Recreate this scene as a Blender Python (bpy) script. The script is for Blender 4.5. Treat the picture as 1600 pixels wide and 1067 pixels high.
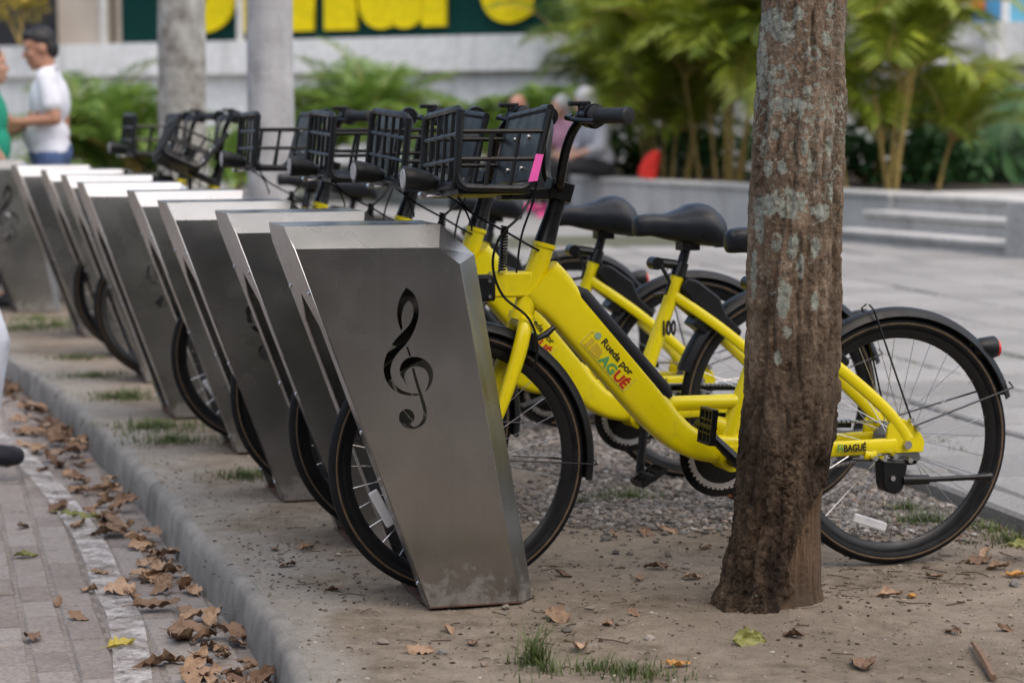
import bpy, bmesh, math, random
import numpy as np
from mathutils import Vector, Matrix, Euler
R_ = math.radians
PI = math.pi
random.seed(7)
rng = np.random.default_rng(11)
for o in list(bpy.data.objects):
    bpy.data.objects.remove(o)
scn = bpy.context.scene
COL = scn.collection

# ------------------------------------------------------------------ camera
cam_data = bpy.data.cameras.new('camera')
cam = bpy.data.objects.new('camera', cam_data)
COL.objects.link(cam)
cam.location = (0, 0, 1.237)
cam.rotation_euler = (PI / 2 - 0.101, 0, 0)
cam_data.sensor_width = 36
cam_data.lens = 3450 / 1600 * 36
cam_data.clip_end = 3000
cam_data.clip_start = 0.05
cam_data.dof.use_dof = True
cam_data.dof.focus_distance = 5.55
cam_data.dof.aperture_fstop = 3.3
cam_data.dof.aperture_blades = 0
scn.camera = cam

# ------------------------------------------------------------------ sky and sun (overcast afternoon)
SUN_EL, SUN_AZ = R_(62), R_(140)       # azimuth measured from +Y towards +X
world = bpy.data.worlds.new('World')
scn.world = world
world.use_nodes = True
wn = world.node_tree.nodes
sky = wn.new('ShaderNodeTexSky')
sky.sky_type = 'NISHITA'
sky.sun_disc = False
sky.sun_elevation = SUN_EL
sky.sun_rotation = SUN_AZ
sky.air_density = 1.0
sky.dust_density = 4.5
sky.ozone_density = 0.2
world.node_tree.links.new(sky.outputs[0], wn['Background'].inputs[0])
wn['Background'].inputs[1].default_value = 0.135
sun_data = bpy.data.lights.new('sun', 'SUN')
sun_data.energy = 1.5
sun_data.angle = R_(125)
sun_data.color = (1.0, 0.965, 0.92)
sun = bpy.data.objects.new('sun', sun_data)
COL.objects.link(sun)
sd = Vector((math.sin(SUN_AZ) * math.cos(SUN_EL), math.cos(SUN_AZ) * math.cos(SUN_EL), math.sin(SUN_EL)))
sun.rotation_euler = sd.to_track_quat('Z', 'Y').to_euler()
sun.location = (-3, -3, 12)
vs = scn.view_settings
vs.view_transform = 'Standard'
vs.look = 'None'
vs.exposure = 0.8
vs.gamma = 1.0
vs.use_curve_mapping = False
scn.render.engine = 'CYCLES'
scn.cycles.use_denoising = True
scn.cycles.max_bounces = 8
scn.cycles.transparent_max_bounces = 12

# ------------------------------------------------------------------ helpers
def tag(o, label=None, cat=None, group=None, kind=None):
    if label: o['label'] = label
    if cat: o['category'] = cat
    if group: o['group'] = group
    if kind: o['kind'] = kind
    return o

def link(o, parent=None):
    COL.objects.link(o)
    if parent is not None:
        o.parent = parent
    return o

def empty(name, loc=(0, 0, 0), rz=0.0, parent=None):
    o = bpy.data.objects.new(name, None)
    o.empty_display_size = 0.1
    o.location = loc
    o.rotation_euler = (0, 0, rz)
    return link(o, parent)

def copy_tree(o, parent=None):
    c = o.copy()
    COL.objects.link(c)
    c.parent = parent
    for ch in o.children:
        copy_tree(ch, c)
    return c

class MB:
    def __init__(s):
        s.v = []; s.f = []; s.m = []
    def add(s, vs, fs, mi=0):
        b = len(s.v)
        s.v.extend([tuple(p) for p in vs])
        for f in fs:
            s.f.append(tuple(b + i for i in f)); s.m.append(mi)
    def box(s, c, d, M=None, mi=0, taper=1.0):
        x, y, z = d[0] / 2, d[1] / 2, d[2] / 2
        P = [Vector((sx * x * (taper if sz > 0 else 1), sy * y * (taper if sz > 0 else 1), sz * z)) for sz in (-1, 1) for sy in (-1, 1) for sx in (-1, 1)]
        if M is not None: P = [M @ p for p in P]
        P = [p + Vector(c) for p in P]
        s.add(P, [(0, 2, 3, 1), (4, 5, 7, 6), (0, 1, 5, 4), (2, 6, 7, 3), (0, 4, 6, 2), (1, 3, 7, 5)], mi)
    def tube(s, pts, r, n=10, caps=True, closed=False, mi=0, up=None):
        pts = [Vector(p) for p in pts]
        k = len(pts)
        rr = r if isinstance(r, (list, tuple)) else [r] * k
        prev = None
        rings = []
        for i, p in enumerate(pts):
            a = pts[(i - 1) % k] if (i > 0 or closed) else p
            b = pts[(i + 1) % k] if (i < k - 1 or closed) else p
            t = (b - a)
            if t.length < 1e-9: t = Vector((0, 0, 1))
            t.normalize()
            if prev is None:
                h = Vector(up) if up else (Vector((0, 0, 1)) if abs(t.z) < 0.9 else Vector((1, 0, 0)))
                nx = h.cross(t).normalized()
            else:
                nx = prev - t * prev.dot(t)
                if nx.length < 1e-6: nx = t.orthogonal()
                nx.normalize()
            prev = nx
            ny = t.cross(nx)
            rings.append([p + (nx * math.cos(2 * PI * j / n) + ny * math.sin(2 * PI * j / n)) * rr[i] for j in range(n)])
        V = [q for rg in rings for q in rg]
        Fs = []
        m = k if closed else k - 1
        for i in range(m):
            for j in range(n):
                a = i * n + j; b = i * n + (j + 1) % n
                c = ((i + 1) % k) * n + (j + 1) % n; d = ((i + 1) % k) * n + j
                Fs.append((a, b, c, d))
        if caps and not closed:
            Fs.append(tuple(reversed(range(n)))); Fs.append(tuple(range((k - 1) * n, k * n)))
        s.add(V, Fs, mi)
    def sweep(s, pts, hw, hn, n=16, power=2.0, y0=0.0, mi=0, caps=True):
        # path in the x-z plane at y = y0; section: half width hw along y, half height hn along the in-plane normal
        k = len(pts)
        hw = hw if isinstance(hw, (list, tuple)) else [hw] * k
        hn = hn if isinstance(hn, (list, tuple)) else [hn] * k
        yy = y0 if isinstance(y0, (list, tuple)) else [y0] * k
        V = []
        for i in range(k):
            a = pts[max(i - 1, 0)]; b = pts[min(i + 1, k - 1)]
            tx, tz = b[0] - a[0], b[1] - a[1]
            l = math.hypot(tx, tz) or 1
            nx, nz = -tz / l, tx / l
            for j in range(n):
                q = 2 * PI * j / n
                cy, sn = math.cos(q), math.sin(q)
                ey = math.copysign(abs(cy) ** (2 / power), cy) * hw[i]
                en = math.copysign(abs(sn) ** (2 / power), sn) * hn[i]
                V.append((pts[i][0] + nx * en, yy[i] + ey, pts[i][1] + nz * en))
        Fs = []
        for i in range(k - 1):
            for j in range(n):
                Fs.append((i * n + j, i * n + (j + 1) % n, (i + 1) * n + (j + 1) % n, (i + 1) * n + j))
        if caps:
            Fs.append(tuple(reversed(range(n)))); Fs.append(tuple(range((k - 1) * n, k * n)))
        s.add(V, Fs, mi)
    def ring(s, c, prof, a0=0.0, a1=2 * PI, n=48, mi=0, closedprof=True, capends=True):
        # revolve a profile [(radius, y)] about a y-axis through c; angle measured in the x-z plane
        full = abs(a1 - a0 - 2 * PI) < 1e-6
        k = n if full else n + 1
        p = len(prof)
        V = []
        for i in range(k):
            a = a0 + (a1 - a0) * i / n
            for (r, y) in prof:
                V.append((c[0] + r * math.cos(a), c[1] + y, c[2] + r * math.sin(a)))
        Fs = []
        m = n
        pj = p if closedprof else p - 1
        for i in range(m):
            i2 = (i + 1) % k if full else i + 1
            for j in range(pj):
                j2 = (j + 1) % p
                Fs.append((i * p + j, i * p + j2, i2 * p + j2, i2 * p + j))
        if not full and closedprof and capends:
            Fs.append(tuple(range(p))); Fs.append(tuple(reversed(range((k - 1) * p, k * p))))
        s.add(V, Fs, mi)
    def ell(s, c, r, M=None, nu=12, nv=8, mi=0):
        V = []
        for i in range(nv + 1):
            th = PI * i / nv
            for j in range(nu):
                ph = 2 * PI * j / nu
                q = Vector((r[0] * math.sin(th) * math.cos(ph), r[1] * math.sin(th) * math.sin(ph), r[2] * math.cos(th)))
                if M is not None: q = M @ q
                V.append(q + Vector(c))
        Fs = []
        for i in range(nv):
            for j in range(nu):
                Fs.append((i * nu + j, (i + 1) * nu + j, (i + 1) * nu + (j + 1) % nu, i * nu + (j + 1) % nu))
        s.add(V, Fs, mi)
    def cap(s, p0, p1, r0, r1, n=14):
        # tapered capsule
        p0, p1 = Vector(p0), Vector(p1)
        t = (p1 - p0)
        L = t.length or 1e-4
        t = t / L
        P = []; rr = []
        for a in (80, 50, 20):
            P.append(p0 - t * r0 * math.sin(R_(a))); rr.append(r0 * math.cos(R_(a)))
        P.append(p0); rr.append(r0); P.append(p1); rr.append(r1)
        for a in (20, 50, 80):
            P.append(p1 + t * r1 * math.sin(R_(a))); rr.append(r1 * math.cos(R_(a)))
        s.tube(P, rr, n)
    def prism(s, poly, y0, y1, mi=0):
        # polygon in x-z extruded along y
        n = len(poly)
        V = [(p[0], y0, p[1]) for p in poly] + [(p[0], y1, p[1]) for p in poly]
        Fs = [tuple(range(n)), tuple(reversed(range(n, 2 * n)))]
        for i in range(n):
            j = (i + 1) % n
            Fs.append((i, n + i, n + j, j))
        s.add(V, Fs, mi)
    def mesh(s, name, mats, smooth=35):
        me = bpy.data.meshes.new(name)
        me.from_pydata(s.v, [], s.f)
        for m in (mats if isinstance(mats, (list, tuple)) else [mats]):
            me.materials.append(m)
        if any(s.m):
            me.polygons.foreach_set('material_index', s.m)
        bm = bmesh.new(); bm.from_mesh(me)
        bmesh.ops.recalc_face_normals(bm, faces=bm.faces)
        bm.to_mesh(me); bm.free()
        if smooth:
            me.shade_smooth()
            me.set_sharp_from_angle(angle=R_(smooth))
        me.update()
        return me
    def build(s, name, mats, parent=None, smooth=35, bevel=0.0, loc=None):
        o = bpy.data.objects.new(name, s.mesh(name, mats, smooth))
        if loc is not None: o.location = loc
        link(o, parent)
        if bevel:
            m = o.modifiers.new('bevel', 'BEVEL'); m.width = bevel; m.segments = 2; m.limit_method = 'ANGLE'; m.angle_limit = R_(40)
        return o

def spline(pts, per=6):
    # Catmull-Rom through points of any dimension
    P = [np.array(p, float) for p in pts]
    out = []
    for i in range(len(P) - 1):
        p0 = P[max(i - 1, 0)]; p1 = P[i]; p2 = P[i + 1]; p3 = P[min(i + 2, len(P) - 1)]
        for k in range(per):
            t = k / per
            out.append(0.5 * ((2 * p1) + (-p0 + p2) * t + (2 * p0 - 5 * p1 + 4 * p2 - p3) * t * t + (-p0 + 3 * p1 - 3 * p2 + p3) * t ** 3))
    out.append(P[-1])
    return [tuple(q) for q in out]

# ---- numpy noise
def _h(i, j, k, s):
    n = (i * 374761393 + j * 668265263 + k * 2147483647 + s * 974711) & 0xffffffff
    n = ((n ^ (n >> 13)) * 1274126177) & 0xffffffff
    n = (n ^ (n >> 16)) & 0xffffffff
    return n.astype(np.float64) / 4294967295.0
def vnoise(x, y, z, s=0):
    xi, yi, zi = np.floor(x).astype(np.int64), np.floor(y).astype(np.int64), np.floor(z).astype(np.int64)
    fx, fy, fz = x - xi, y - yi, z - zi
    fx = fx * fx * (3 - 2 * fx); fy = fy * fy * (3 - 2 * fy); fz = fz * fz * (3 - 2 * fz)
    r = 0
    for dx in (0, 1):
        for dy in (0, 1):
            for dz in (0, 1):
                w = (fx if dx else 1 - fx) * (fy if dy else 1 - fy) * (fz if dz else 1 - fz)
                r = r + w * _h(xi + dx, yi + dy, zi + dz, s)
    return r
def fbm(x, y, z, o=4, s=0):
    a, t, f = 0.5, 0, 1.0
    for q in range(o):
        t = t + a * (vnoise(x * f, y * f, z * f, s + q) - 0.5) * 2
        a *= 0.5; f *= 2.03
    return t
def worley(x, y, z, s=0):
    xi, yi, zi = np.floor(x).astype(np.int64), np.floor(y).astype(np.int64), np.floor(z).astype(np.int64)
    f1 = np.full(x.shape, 9.0); f2 = np.full(x.shape, 9.0)
    for dx in (-1, 0, 1):
        for dy in (-1, 0, 1):
            for dz in (-1, 0, 1):
                cx, cy, cz = xi + dx, yi + dy, zi + dz
                d = np.sqrt((cx + _h(cx, cy, cz, s) - x) ** 2 + (cy + _h(cx, cy, cz, s + 1) - y) ** 2 + (cz + _h(cx, cy, cz, s + 2) - z) ** 2)
                f2 = np.minimum(f2, np.maximum(f1, d)); f1 = np.minimum(f1, d)
    return f1, f2

# ------------------------------------------------------------------ materials
class NT:
    def __init__(s, name):
        s.mat = bpy.data.materials.new(name); s.mat.use_nodes = True
        s.t = s.mat.node_tree; s.b = s.t.nodes['Principled BSDF']
    def n(s, typ, **kw):
        nd = s.t.nodes.new('ShaderNode' + typ)
        for k, v in kw.items():
            if k.startswith('i_'):
                key = k[2:]
                key = int(key) if key.isdigit() else key.replace('_', ' ')
                nd.inputs[key].default_value = v
            else: setattr(nd, k, v)
        return nd
    def l(s, a, b):
        s.t.links.new(a, b)
    def coord(s, which='Object', scale=(1, 1, 1)):
        tc = s.n('TexCoord'); mp = s.n('Mapping'); mp.inputs['Scale'].default_value = scale
        s.l(tc.outputs[which], mp.inputs['Vector']); return mp.outputs[0]
    def pos(s, scale=(1, 1, 1)):
        g = s.n('NewGeometry'); mp = s.n('Mapping'); mp.inputs['Scale'].default_value = scale
        s.l(g.outputs['Position'], mp.inputs['Vector']); return mp.outputs[0]
    def noise(s, co, scale, detail=4, rough=0.55):
        nd = s.n('TexNoise'); nd.inputs['Scale'].default_value = scale; nd.inputs['Detail'].default_value = detail; nd.inputs['Roughness'].default_value = rough
        s.l(co, nd.inputs['Vector']); return nd.outputs['Fac']
    def ramp(s, fac, stops, interp='LINEAR'):
        r = s.n('ValToRGB'); r.color_ramp.interpolation = interp
        el = r.color_ramp.elements
        while len(el) < len(stops): el.new(0.5)
        for e, (p, c) in zip(el, stops):
            e.position = p; e.color = (*c, 1) if isinstance(c, (tuple, list)) else (c, c, c, 1)
        s.l(fac, r.inputs[0]); return r.outputs[0]
    def mix(s, fac, a, b, mode='MIX'):
        m = s.n('MixRGB', blend_type=mode)
        for i, v in ((0, fac), (1, a), (2, b)):
            if hasattr(v, 'node'): s.l(v, m.inputs[i])
            elif i == 0: m.inputs[0].default_value = v
            else: m.inputs[i].default_value = (*v, 1)
        return m.outputs[0]
    def math(s, op, a, b=None, clamp=False):
        m = s.n('Math', operation=op, use_clamp=clamp)
        for i, v in ((0, a), (1, b)):
            if v is None: continue
            if hasattr(v, 'node'): s.l(v, m.inputs[i])
            else: m.inputs[i].default_value = v
        return m.outputs[0]
    def bump(s, h, strength=0.3, dist=0.01):
        b = s.n('Bump'); b.inputs['Strength'].default_value = strength; b.inputs['Distance'].default_value = dist
        s.l(h, b.inputs['Height']); s.l(b.outputs[0], s.b.inputs['Normal'])
    def attr(s, name):
        a = s.n('Attribute'); a.attribute_name = name; return a.outputs['Fac']
    def col(s, v):
        if hasattr(v, 'node'): s.l(v, s.b.inputs['Base Color'])
        else: s.b.inputs['Base Color'].default_value = (*v, 1)
    def rough(s, v):
        if hasattr(v, 'node'): s.l(v, s.b.inputs['Roughness'])
        else: s.b.inputs['Roughness'].default_value = v

def simple(name, c, rough=0.5, metal=0.0, var=0.12, scale=8.0, bump=0.0, bscale=200, coat=0.0, spec=None, coord='Object'):
    m = NT(name)
    co = m.coord(coord)
    f = m.noise(co, scale, 4)
    lo = tuple(max(0, x * (1 - var)) for x in c); hi = tuple(min(1, x * (1 + var)) for x in c)
    m.col(m.ramp(f, [(0.3, lo), (0.7, hi)]))
    m.rough(m.ramp(m.noise(co, scale * 3, 3), [(0.3, max(0.02, rough - 0.08)), (0.7, min(1, rough + 0.08))]))
    m.b.inputs['Metallic'].default_value = metal
    if coat: m.b.inputs['Coat Weight'].default_value = coat; m.b.inputs['Coat Roughness'].default_value = 0.15
    if spec is not None: m.b.inputs['Specular IOR Level'].default_value = spec
    if bump: m.bump(m.noise(co, bscale, 2), bump, 0.002)
    return m.mat

MAT = {}
def yellow_paint():
    m = NT('yellow_paint'); co = m.coord()
    base = m.ramp(m.noise(co, 5, 3), [(0.3, (0.70, 0.575, 0.002)), (0.7, (0.76, 0.63, 0.003))])
    dirt = m.ramp(m.noise(co, 19, 8, 0.75), [(0.56, 0.0), (0.78, 0.5)])
    m.col(m.mix(dirt, base, (0.36, 0.29, 0.05)))
    m.rough(m.ramp(m.noise(co, 14, 4), [(0.3, 0.26), (0.75, 0.42)]))
    m.b.inputs['Coat Weight'].default_value = 0.2; m.b.inputs['Coat Roughness'].default_value = 0.1; m.b.inputs['Specular IOR Level'].default_value = 0.35
    return m.mat
MAT['yellow'] = yellow_paint()
MAT['black_plastic'] = simple('black_plastic', (0.0075, 0.008, 0.009), 0.40, bump=0.15, bscale=500, spec=0.28)
MAT['black_gloss'] = simple('black_gloss', (0.007, 0.0072, 0.008), 0.27, spec=0.35)
MAT['saddle'] = simple('saddle_vinyl', (0.010, 0.012, 0.017), 0.34, bump=0.12, bscale=700, spec=0.4)
MAT['rubber'] = simple('tyre_rubber', (0.010, 0.010, 0.011), 0.6, var=0.35, scale=20, bump=0.2, bscale=300, spec=0.15)
MAT['tan'] = simple('tan_line', (0.10, 0.066, 0.036), 0.8, var=0.3, scale=40)
MAT['rim'] = simple('black_rim', (0.009, 0.009, 0.010), 0.33, spec=0.35)
MAT['silver'] = simple('silver_metal', (0.62, 0.62, 0.63), 0.28, 1.0)
MAT['dullmetal'] = simple('dull_metal', (0.28, 0.28, 0.28), 0.4, 1.0)
MAT['grip'] = simple('grip_rubber', (0.013, 0.013, 0.015), 0.6, bump=0.4, bscale=120)
MAT['reflector'] = simple('clear_reflector', (0.72, 0.72, 0.72), 0.15, bump=0.5, bscale=90)
MAT['red'] = simple('red_lens', (0.62, 0.03, 0.025), 0.2)
MAT['orange'] = simple('orange_reflector', (0.8, 0.22, 0.01), 0.25)
MAT['pink'] = simple('pink_tape', (0.74, 0.09, 0.38), 0.6)
MAT['lens'] = simple('headlight_lens', (0.32, 0.32, 0.33), 0.08, bump=0.6, bscale=60)
MAT['text_black'] = simple('black_print', (0.012, 0.012, 0.012), 0.4)
MAT['text_red'] = simple('red_print', (0.5, 0.02, 0.015), 0.4)
MAT['text_green'] = simple('green_print', (0.10, 0.33, 0.10), 0.4)
MAT['text_dull'] = simple('faded_ochre_print', (0.56, 0.40, 0.03), 0.4)
MAT['text_line'] = simple('faded_sticker_line', (0.50, 0.47, 0.10), 0.4)
MAT['text_blue'] = simple('blue_green_print', (0.26, 0.40, 0.24), 0.4)
MAT['battery'] = simple('battery_cover', (0.009, 0.0095, 0.012), 0.46, bump=0.15, bscale=400, spec=0.3)
MAT['socket'] = simple('dark_socket', (0.02, 0.02, 0.022), 0.5)

def steel():
    m = NT('brushed_steel')
    oi = m.n('ObjectInfo'); sh = m.n('VectorMath', operation='ADD'); mu_ = m.n('VectorMath', operation='SCALE'); cb = m.n('CombineXYZ')
    m.l(oi.outputs['Random'], cb.inputs[0]); m.l(oi.outputs['Random'], cb.inputs[2]); m.l(cb.outputs[0], mu_.inputs[0]); mu_.inputs['Scale'].default_value = 37.0
    m.l(m.coord(), sh.inputs[0]); m.l(mu_.outputs[0], sh.inputs[1]); co = sh.outputs[0]
    big = m.noise(co, 3.2, 3, 0.5)
    base = m.ramp(big, [(0.25, (0.35, 0.35, 0.35)), (0.75, (0.50, 0.50, 0.50))])
    smud = m.noise(co, 6.5, 3, 0.55)
    sm = m.ramp(smud, [(0.52, 0.0), (0.80, 0.30)])
    base = m.mix(sm, base, (0.47, 0.46, 0.45))
    fine = m.noise(m.coord('Object', (80, 80, 1.6)), 1.0, 3, 0.6)
    m.col(m.mix(0.07, base, m.ramp(fine, [(0.3, (0.30, 0.29, 0.28)), (0.7, (0.62, 0.61, 0.60))])))
    # dried splashes near the foot
    hz = m.n('SeparateXYZ'); m.l(m.coord(), hz.inputs[0])
    spl = m.math('ADD', m.math('MULTIPLY', hz.outputs[2], -3.2), m.math('MULTIPLY', m.noise(co, 26, 6, 0.7), 1.5))
    spl = m.ramp(spl, [(0.55, 0.0), (0.85, 0.55)])
    bc = m.b.inputs['Base Color'].links[0].from_socket; m.col(m.mix(spl, bc, (0.20, 0.165, 0.13)))
    mt = m.math('SUBTRACT', 1.0, spl); m.l(mt, m.b.inputs['Metallic'])
    m.b.inputs['Metallic'].default_value = 1.0
    r = m.ramp(m.noise(co, 4, 2, 0.5), [(0.3, 0.20), (0.7, 0.33)])
    m.rough(m.mix(sm, r, (0.5, 0.5, 0.5)))
    m.b.inputs['Anisotropic'].default_value = 0.35
    return m.mat
MAT['steel'] = steel()
# ------------------------------------------------------------------ ground materials
def verge_mat():
    m = NT('verge_dirt'); co = m.pos()
    kd = m.attr('kerb_dist'); gv = m.attr('gravel')
    n1 = m.noise(co, 2.2, 6, 0.6); n2 = m.noise(co, 14, 6, 0.65); n3 = m.noise(co, 70, 4, 0.7)
    dirt = m.ramp(n2, [(0.25, (0.098, 0.077, 0.056)), (0.5, (0.185, 0.150, 0.114)), (0.78, (0.285, 0.240, 0.19))])
    dirt = m.mix(m.ramp(n1, [(0.42, 0.0), (0.68, 0.65)]), dirt, (0.34, 0.288, 0.232))
    conc = m.ramp(n2, [(0.25, (0.19, 0.172, 0.15)), (0.75, (0.31, 0.285, 0.252))])
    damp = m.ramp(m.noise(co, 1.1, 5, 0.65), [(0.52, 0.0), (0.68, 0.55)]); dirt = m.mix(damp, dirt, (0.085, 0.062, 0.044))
    n4 = m.noise(co, 230, 3, 0.8)
    spk = m.ramp(n3, [(0.30, 0.55), (0.42, 1.0), (0.62, 1.0), (0.74, 1.35)])
    # concrete shows near the kerb where the sand has been swept away
    edge = m.math('ADD', m.math('MULTIPLY', kd, -1.7), m.math('ADD', m.math('MULTIPLY', n1, 1.5), 0.05))
    edge = m.ramp(edge, [(0.34, 0.0), (0.62, 1.0)])
    c = m.mix(edge, dirt, conc)
    grav = m.ramp(n2, [(0.3, (0.10, 0.085, 0.07)), (0.7, (0.20, 0.17, 0.142))])
    c = m.mix(gv, c, grav)
    c = m.mix(1.0, c, m.ramp(n4, [(0.30, 0.55), (0.48, 1.0), (0.60, 1.0), (0.75, 1.5)]), 'MULTIPLY')
    m.col(m.mix(1.0, c, spk, 'MULTIPLY'))
    m.rough(0.95); m.b.inputs['Specular IOR Level'].default_value = 0.2
    h = m.math('ADD', m.math('ADD', m.math('MULTIPLY', n2, 0.6), m.math('MULTIPLY', n3, 0.5)), m.math('MULTIPLY', n4, 0.25))
    m.bump(h, 0.8, 0.016)
    return m.mat
def concrete(name, lo, hi, stain=0.5, scale=3.0, rough=0.85, bump=0.35):
    m = NT(name); co = m.pos()
    n1 = m.noise(co, scale, 6, 0.6); n2 = m.noise(co, scale * 14, 5, 0.7)
    c = m.ramp(n1, [(0.28, lo), (0.72, hi)])
    st = m.noise(m.pos((1.6, 1.6, 0.25)), 2.4, 6, 0.65)
    c = m.mix(m.ramp(st, [(0.52, 0.0), (0.74, stain)]), c, tuple(x * 0.42 for x in lo))
    c = m.mix(0.5, c, m.mix(1.0, c, m.ramp(n2, [(0.3, 0.6), (0.7, 1.3)]), 'MULTIPLY'))
    m.col(c); m.rough(rough)
    m.bump(m.math('ADD', n2, n1), bump, 0.006)
    return m.mat
def piece_mat(name, cols, rough=0.9, stain=(0.2, 0.19, 0.18), nscale=9):
    # paving pieces: every piece its own tone, worn and dusty
    m = NT(name); co = m.pos()
    oi = m.n('ObjectInfo')
    c = m.ramp(oi.outputs['Random'], cols)
    n = m.noise(co, nscale, 6, 0.65); n2 = m.noise(co, 75, 4, 0.7)
    c = m.mix(m.ramp(n, [(0.45, 0.0), (0.75, 0.6)]), c, stain)
    c = m.mix(1.0, c, m.ramp(n2, [(0.28, 0.6), (0.5, 1.0), (0.75, 1.28)]), 'MULTIPLY')
    m.col(c); m.rough(rough)
    m.bump(m.math('ADD', n2, n), 0.4, 0.006)
    return m.mat
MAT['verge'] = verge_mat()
MAT['kerb'] = concrete('kerb_concrete', (0.14, 0.131, 0.118), (0.27, 0.254, 0.23), 0.75, 9.0)
MAT['paver'] = piece_mat('road_paver', [(0.0, (0.165, 0.138, 0.124)), (0.5, (0.205, 0.178, 0.163)), (1.0, (0.25, 0.225, 0.208))], stain=(0.26, 0.235, 0.215))
MAT['slab'] = piece_mat('plaza_slab', [(0.0, (0.18, 0.176, 0.17)), (0.5, (0.225, 0.22, 0.214)), (1.0, (0.27, 0.265, 0.258))], stain=(0.175, 0.168, 0.155), nscale=2.5)
MAT['joint'] = simple('joint_soil', (0.07, 0.072, 0.045), 0.95, var=0.5, scale=30, coord='Object')
MAT['far_paving'] = concrete('far_paving', (0.20, 0.196, 0.19), (0.255, 0.25, 0.243), 0.25, 0.8)
MAT['wall'] = concrete('white_concrete_wall', (0.60, 0.597, 0.585), (0.74, 0.735, 0.72), 0.40, 0.7)
MAT['planter'] = concrete('planter_concrete', (0.36, 0.352, 0.338), (0.48, 0.47, 0.452), 0.45, 1.2)
MAT['soil'] = simple('planter_soil', (0.035, 0.026, 0.018), 0.95, var=0.5, scale=12)
MAT['field'] = simple('far_ground', (0.055, 0.053, 0.05), 0.95, var=0.2, scale=0.3)

# ------------------------------------------------------------------ ground sheet
mb = MB()
mb.add([(-400, -400, -0.42), (400, -400, -0.42), (400, 400, -0.42), (-400, 400, -0.42)], [(0, 1, 2, 3)])
tag(mb.build('ground', MAT['field'], smooth=0), kind='structure')

ROAD_Z = -0.125
KERB = spline([(0.95, -3.0), (0.42, 0.3), (0.02, 2.3), (-0.31, 3.95), (-0.472, 4.757), (-0.574, 5.256), (-0.714, 5.772), (-0.962, 6.547), (-1.263, 7.558), (-1.68, 8.836), (-2.072, 9.992), (-2.416, 10.898), (-2.80, 11.813), (-3.42, 13.1), (-4.35, 14.8), (-5.7, 16.8), (-8.5, 20.0), (-13, 24)], 8)
KA = np.array(KERB)
def kerb_x(y):
    return np.interp(y, KA[:, 1], KA[:, 0])
def kerb_dist(x, y):
    d = np.full(np.shape(x), 99.0)
    for i in range(len(KA) - 1):
        a, b = KA[i], KA[i + 1]; ab = b - a
        t = np.clip(((x - a[0]) * ab[0] + (y - a[1]) * ab[1]) / (ab @ ab), 0, 1)
        d = np.minimum(d, np.hypot(x - a[0] - t * ab[0], y - a[1] - t * ab[1]))
    return d
def plaza_x(y):
    return 1.52 - 0.237 * (np.asarray(y, float) - 6.57)
def vz(x, y):
    # height of the verge: small humps, flat where docks stand, a soil mound round the tree
    k = np.abs(x - kerb_x(y)) * 0.95
    h = 0.010 * fbm(x * 1.1, y * 1.1, x * 0, 3, 5) * np.clip(k / 0.5, 0, 1) + 0.0035 * fbm(x * 9, y * 9, x * 0, 3, 9)
    h = h + 0.030 * np.exp(-((x - 0.72) ** 2 + (y - 5.44) ** 2) / 0.045)
    return h - 0.008 * np.clip(1 - k / 0.06, 0, 1) ** 2
def vz1(x, y):
    return float(vz(np.array([x], float), np.array([y], float))[0])

def verge():
    ys = np.concatenate([np.arange(-3, 3.6, 0.2), np.arange(3.6, 9.0, 0.022), np.arange(9.0, 14, 0.08), np.arange(14, 24.1, 0.3)])
    nu = 130
    U = np.linspace(0, 1, nu) ** 1.0
    X = np.zeros((len(ys), nu)); Y = np.zeros_like(X)
    for i, y in enumerate(ys):
        a = kerb_x(y) + 0.035; b = float(plaza_x(y)) + 0.02
        X[i] = a + (b - a) * U; Y[i] = y
    Z = vz(X, Y)
    kd = kerb_dist(X, Y)
    # gravel lies in a strip behind the docks
    s = (X - kerb_x(Y))
    g = np.clip((s - 1.25 + 0.5 * fbm(X * 1.3, Y * 1.3, X * 0, 3, 21)) / 0.35, 0, 1) * np.clip((Y - 6.35 + 0.5 * fbm(X * 2, Y * 2, X * 0, 2, 4)) / 0.6, 0, 1)
    V = np.stack([X, Y, Z], -1).reshape(-1, 3)
    n = len(ys)
    idx = np.arange(n * nu).reshape(n, nu)
    Fq = np.stack([idx[:-1, :-1], idx[:-1, 1:], idx[1:, 1:], idx[1:, :-1]], -1).reshape(-1, 4)
    me = bpy.data.meshes.new('verge'); me.from_pydata(V.tolist(), [], Fq.tolist())
    for nm, arr in (('kerb_dist', kd), ('gravel', g)):
        at = me.attributes.new(nm, 'FLOAT', 'POINT'); at.data.foreach_set('value', arr.reshape(-1).astype(np.float32))
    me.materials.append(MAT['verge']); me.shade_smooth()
    o = link(bpy.data.objects.new('verge', me)); tag(o, kind='structure')
verge()

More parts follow.
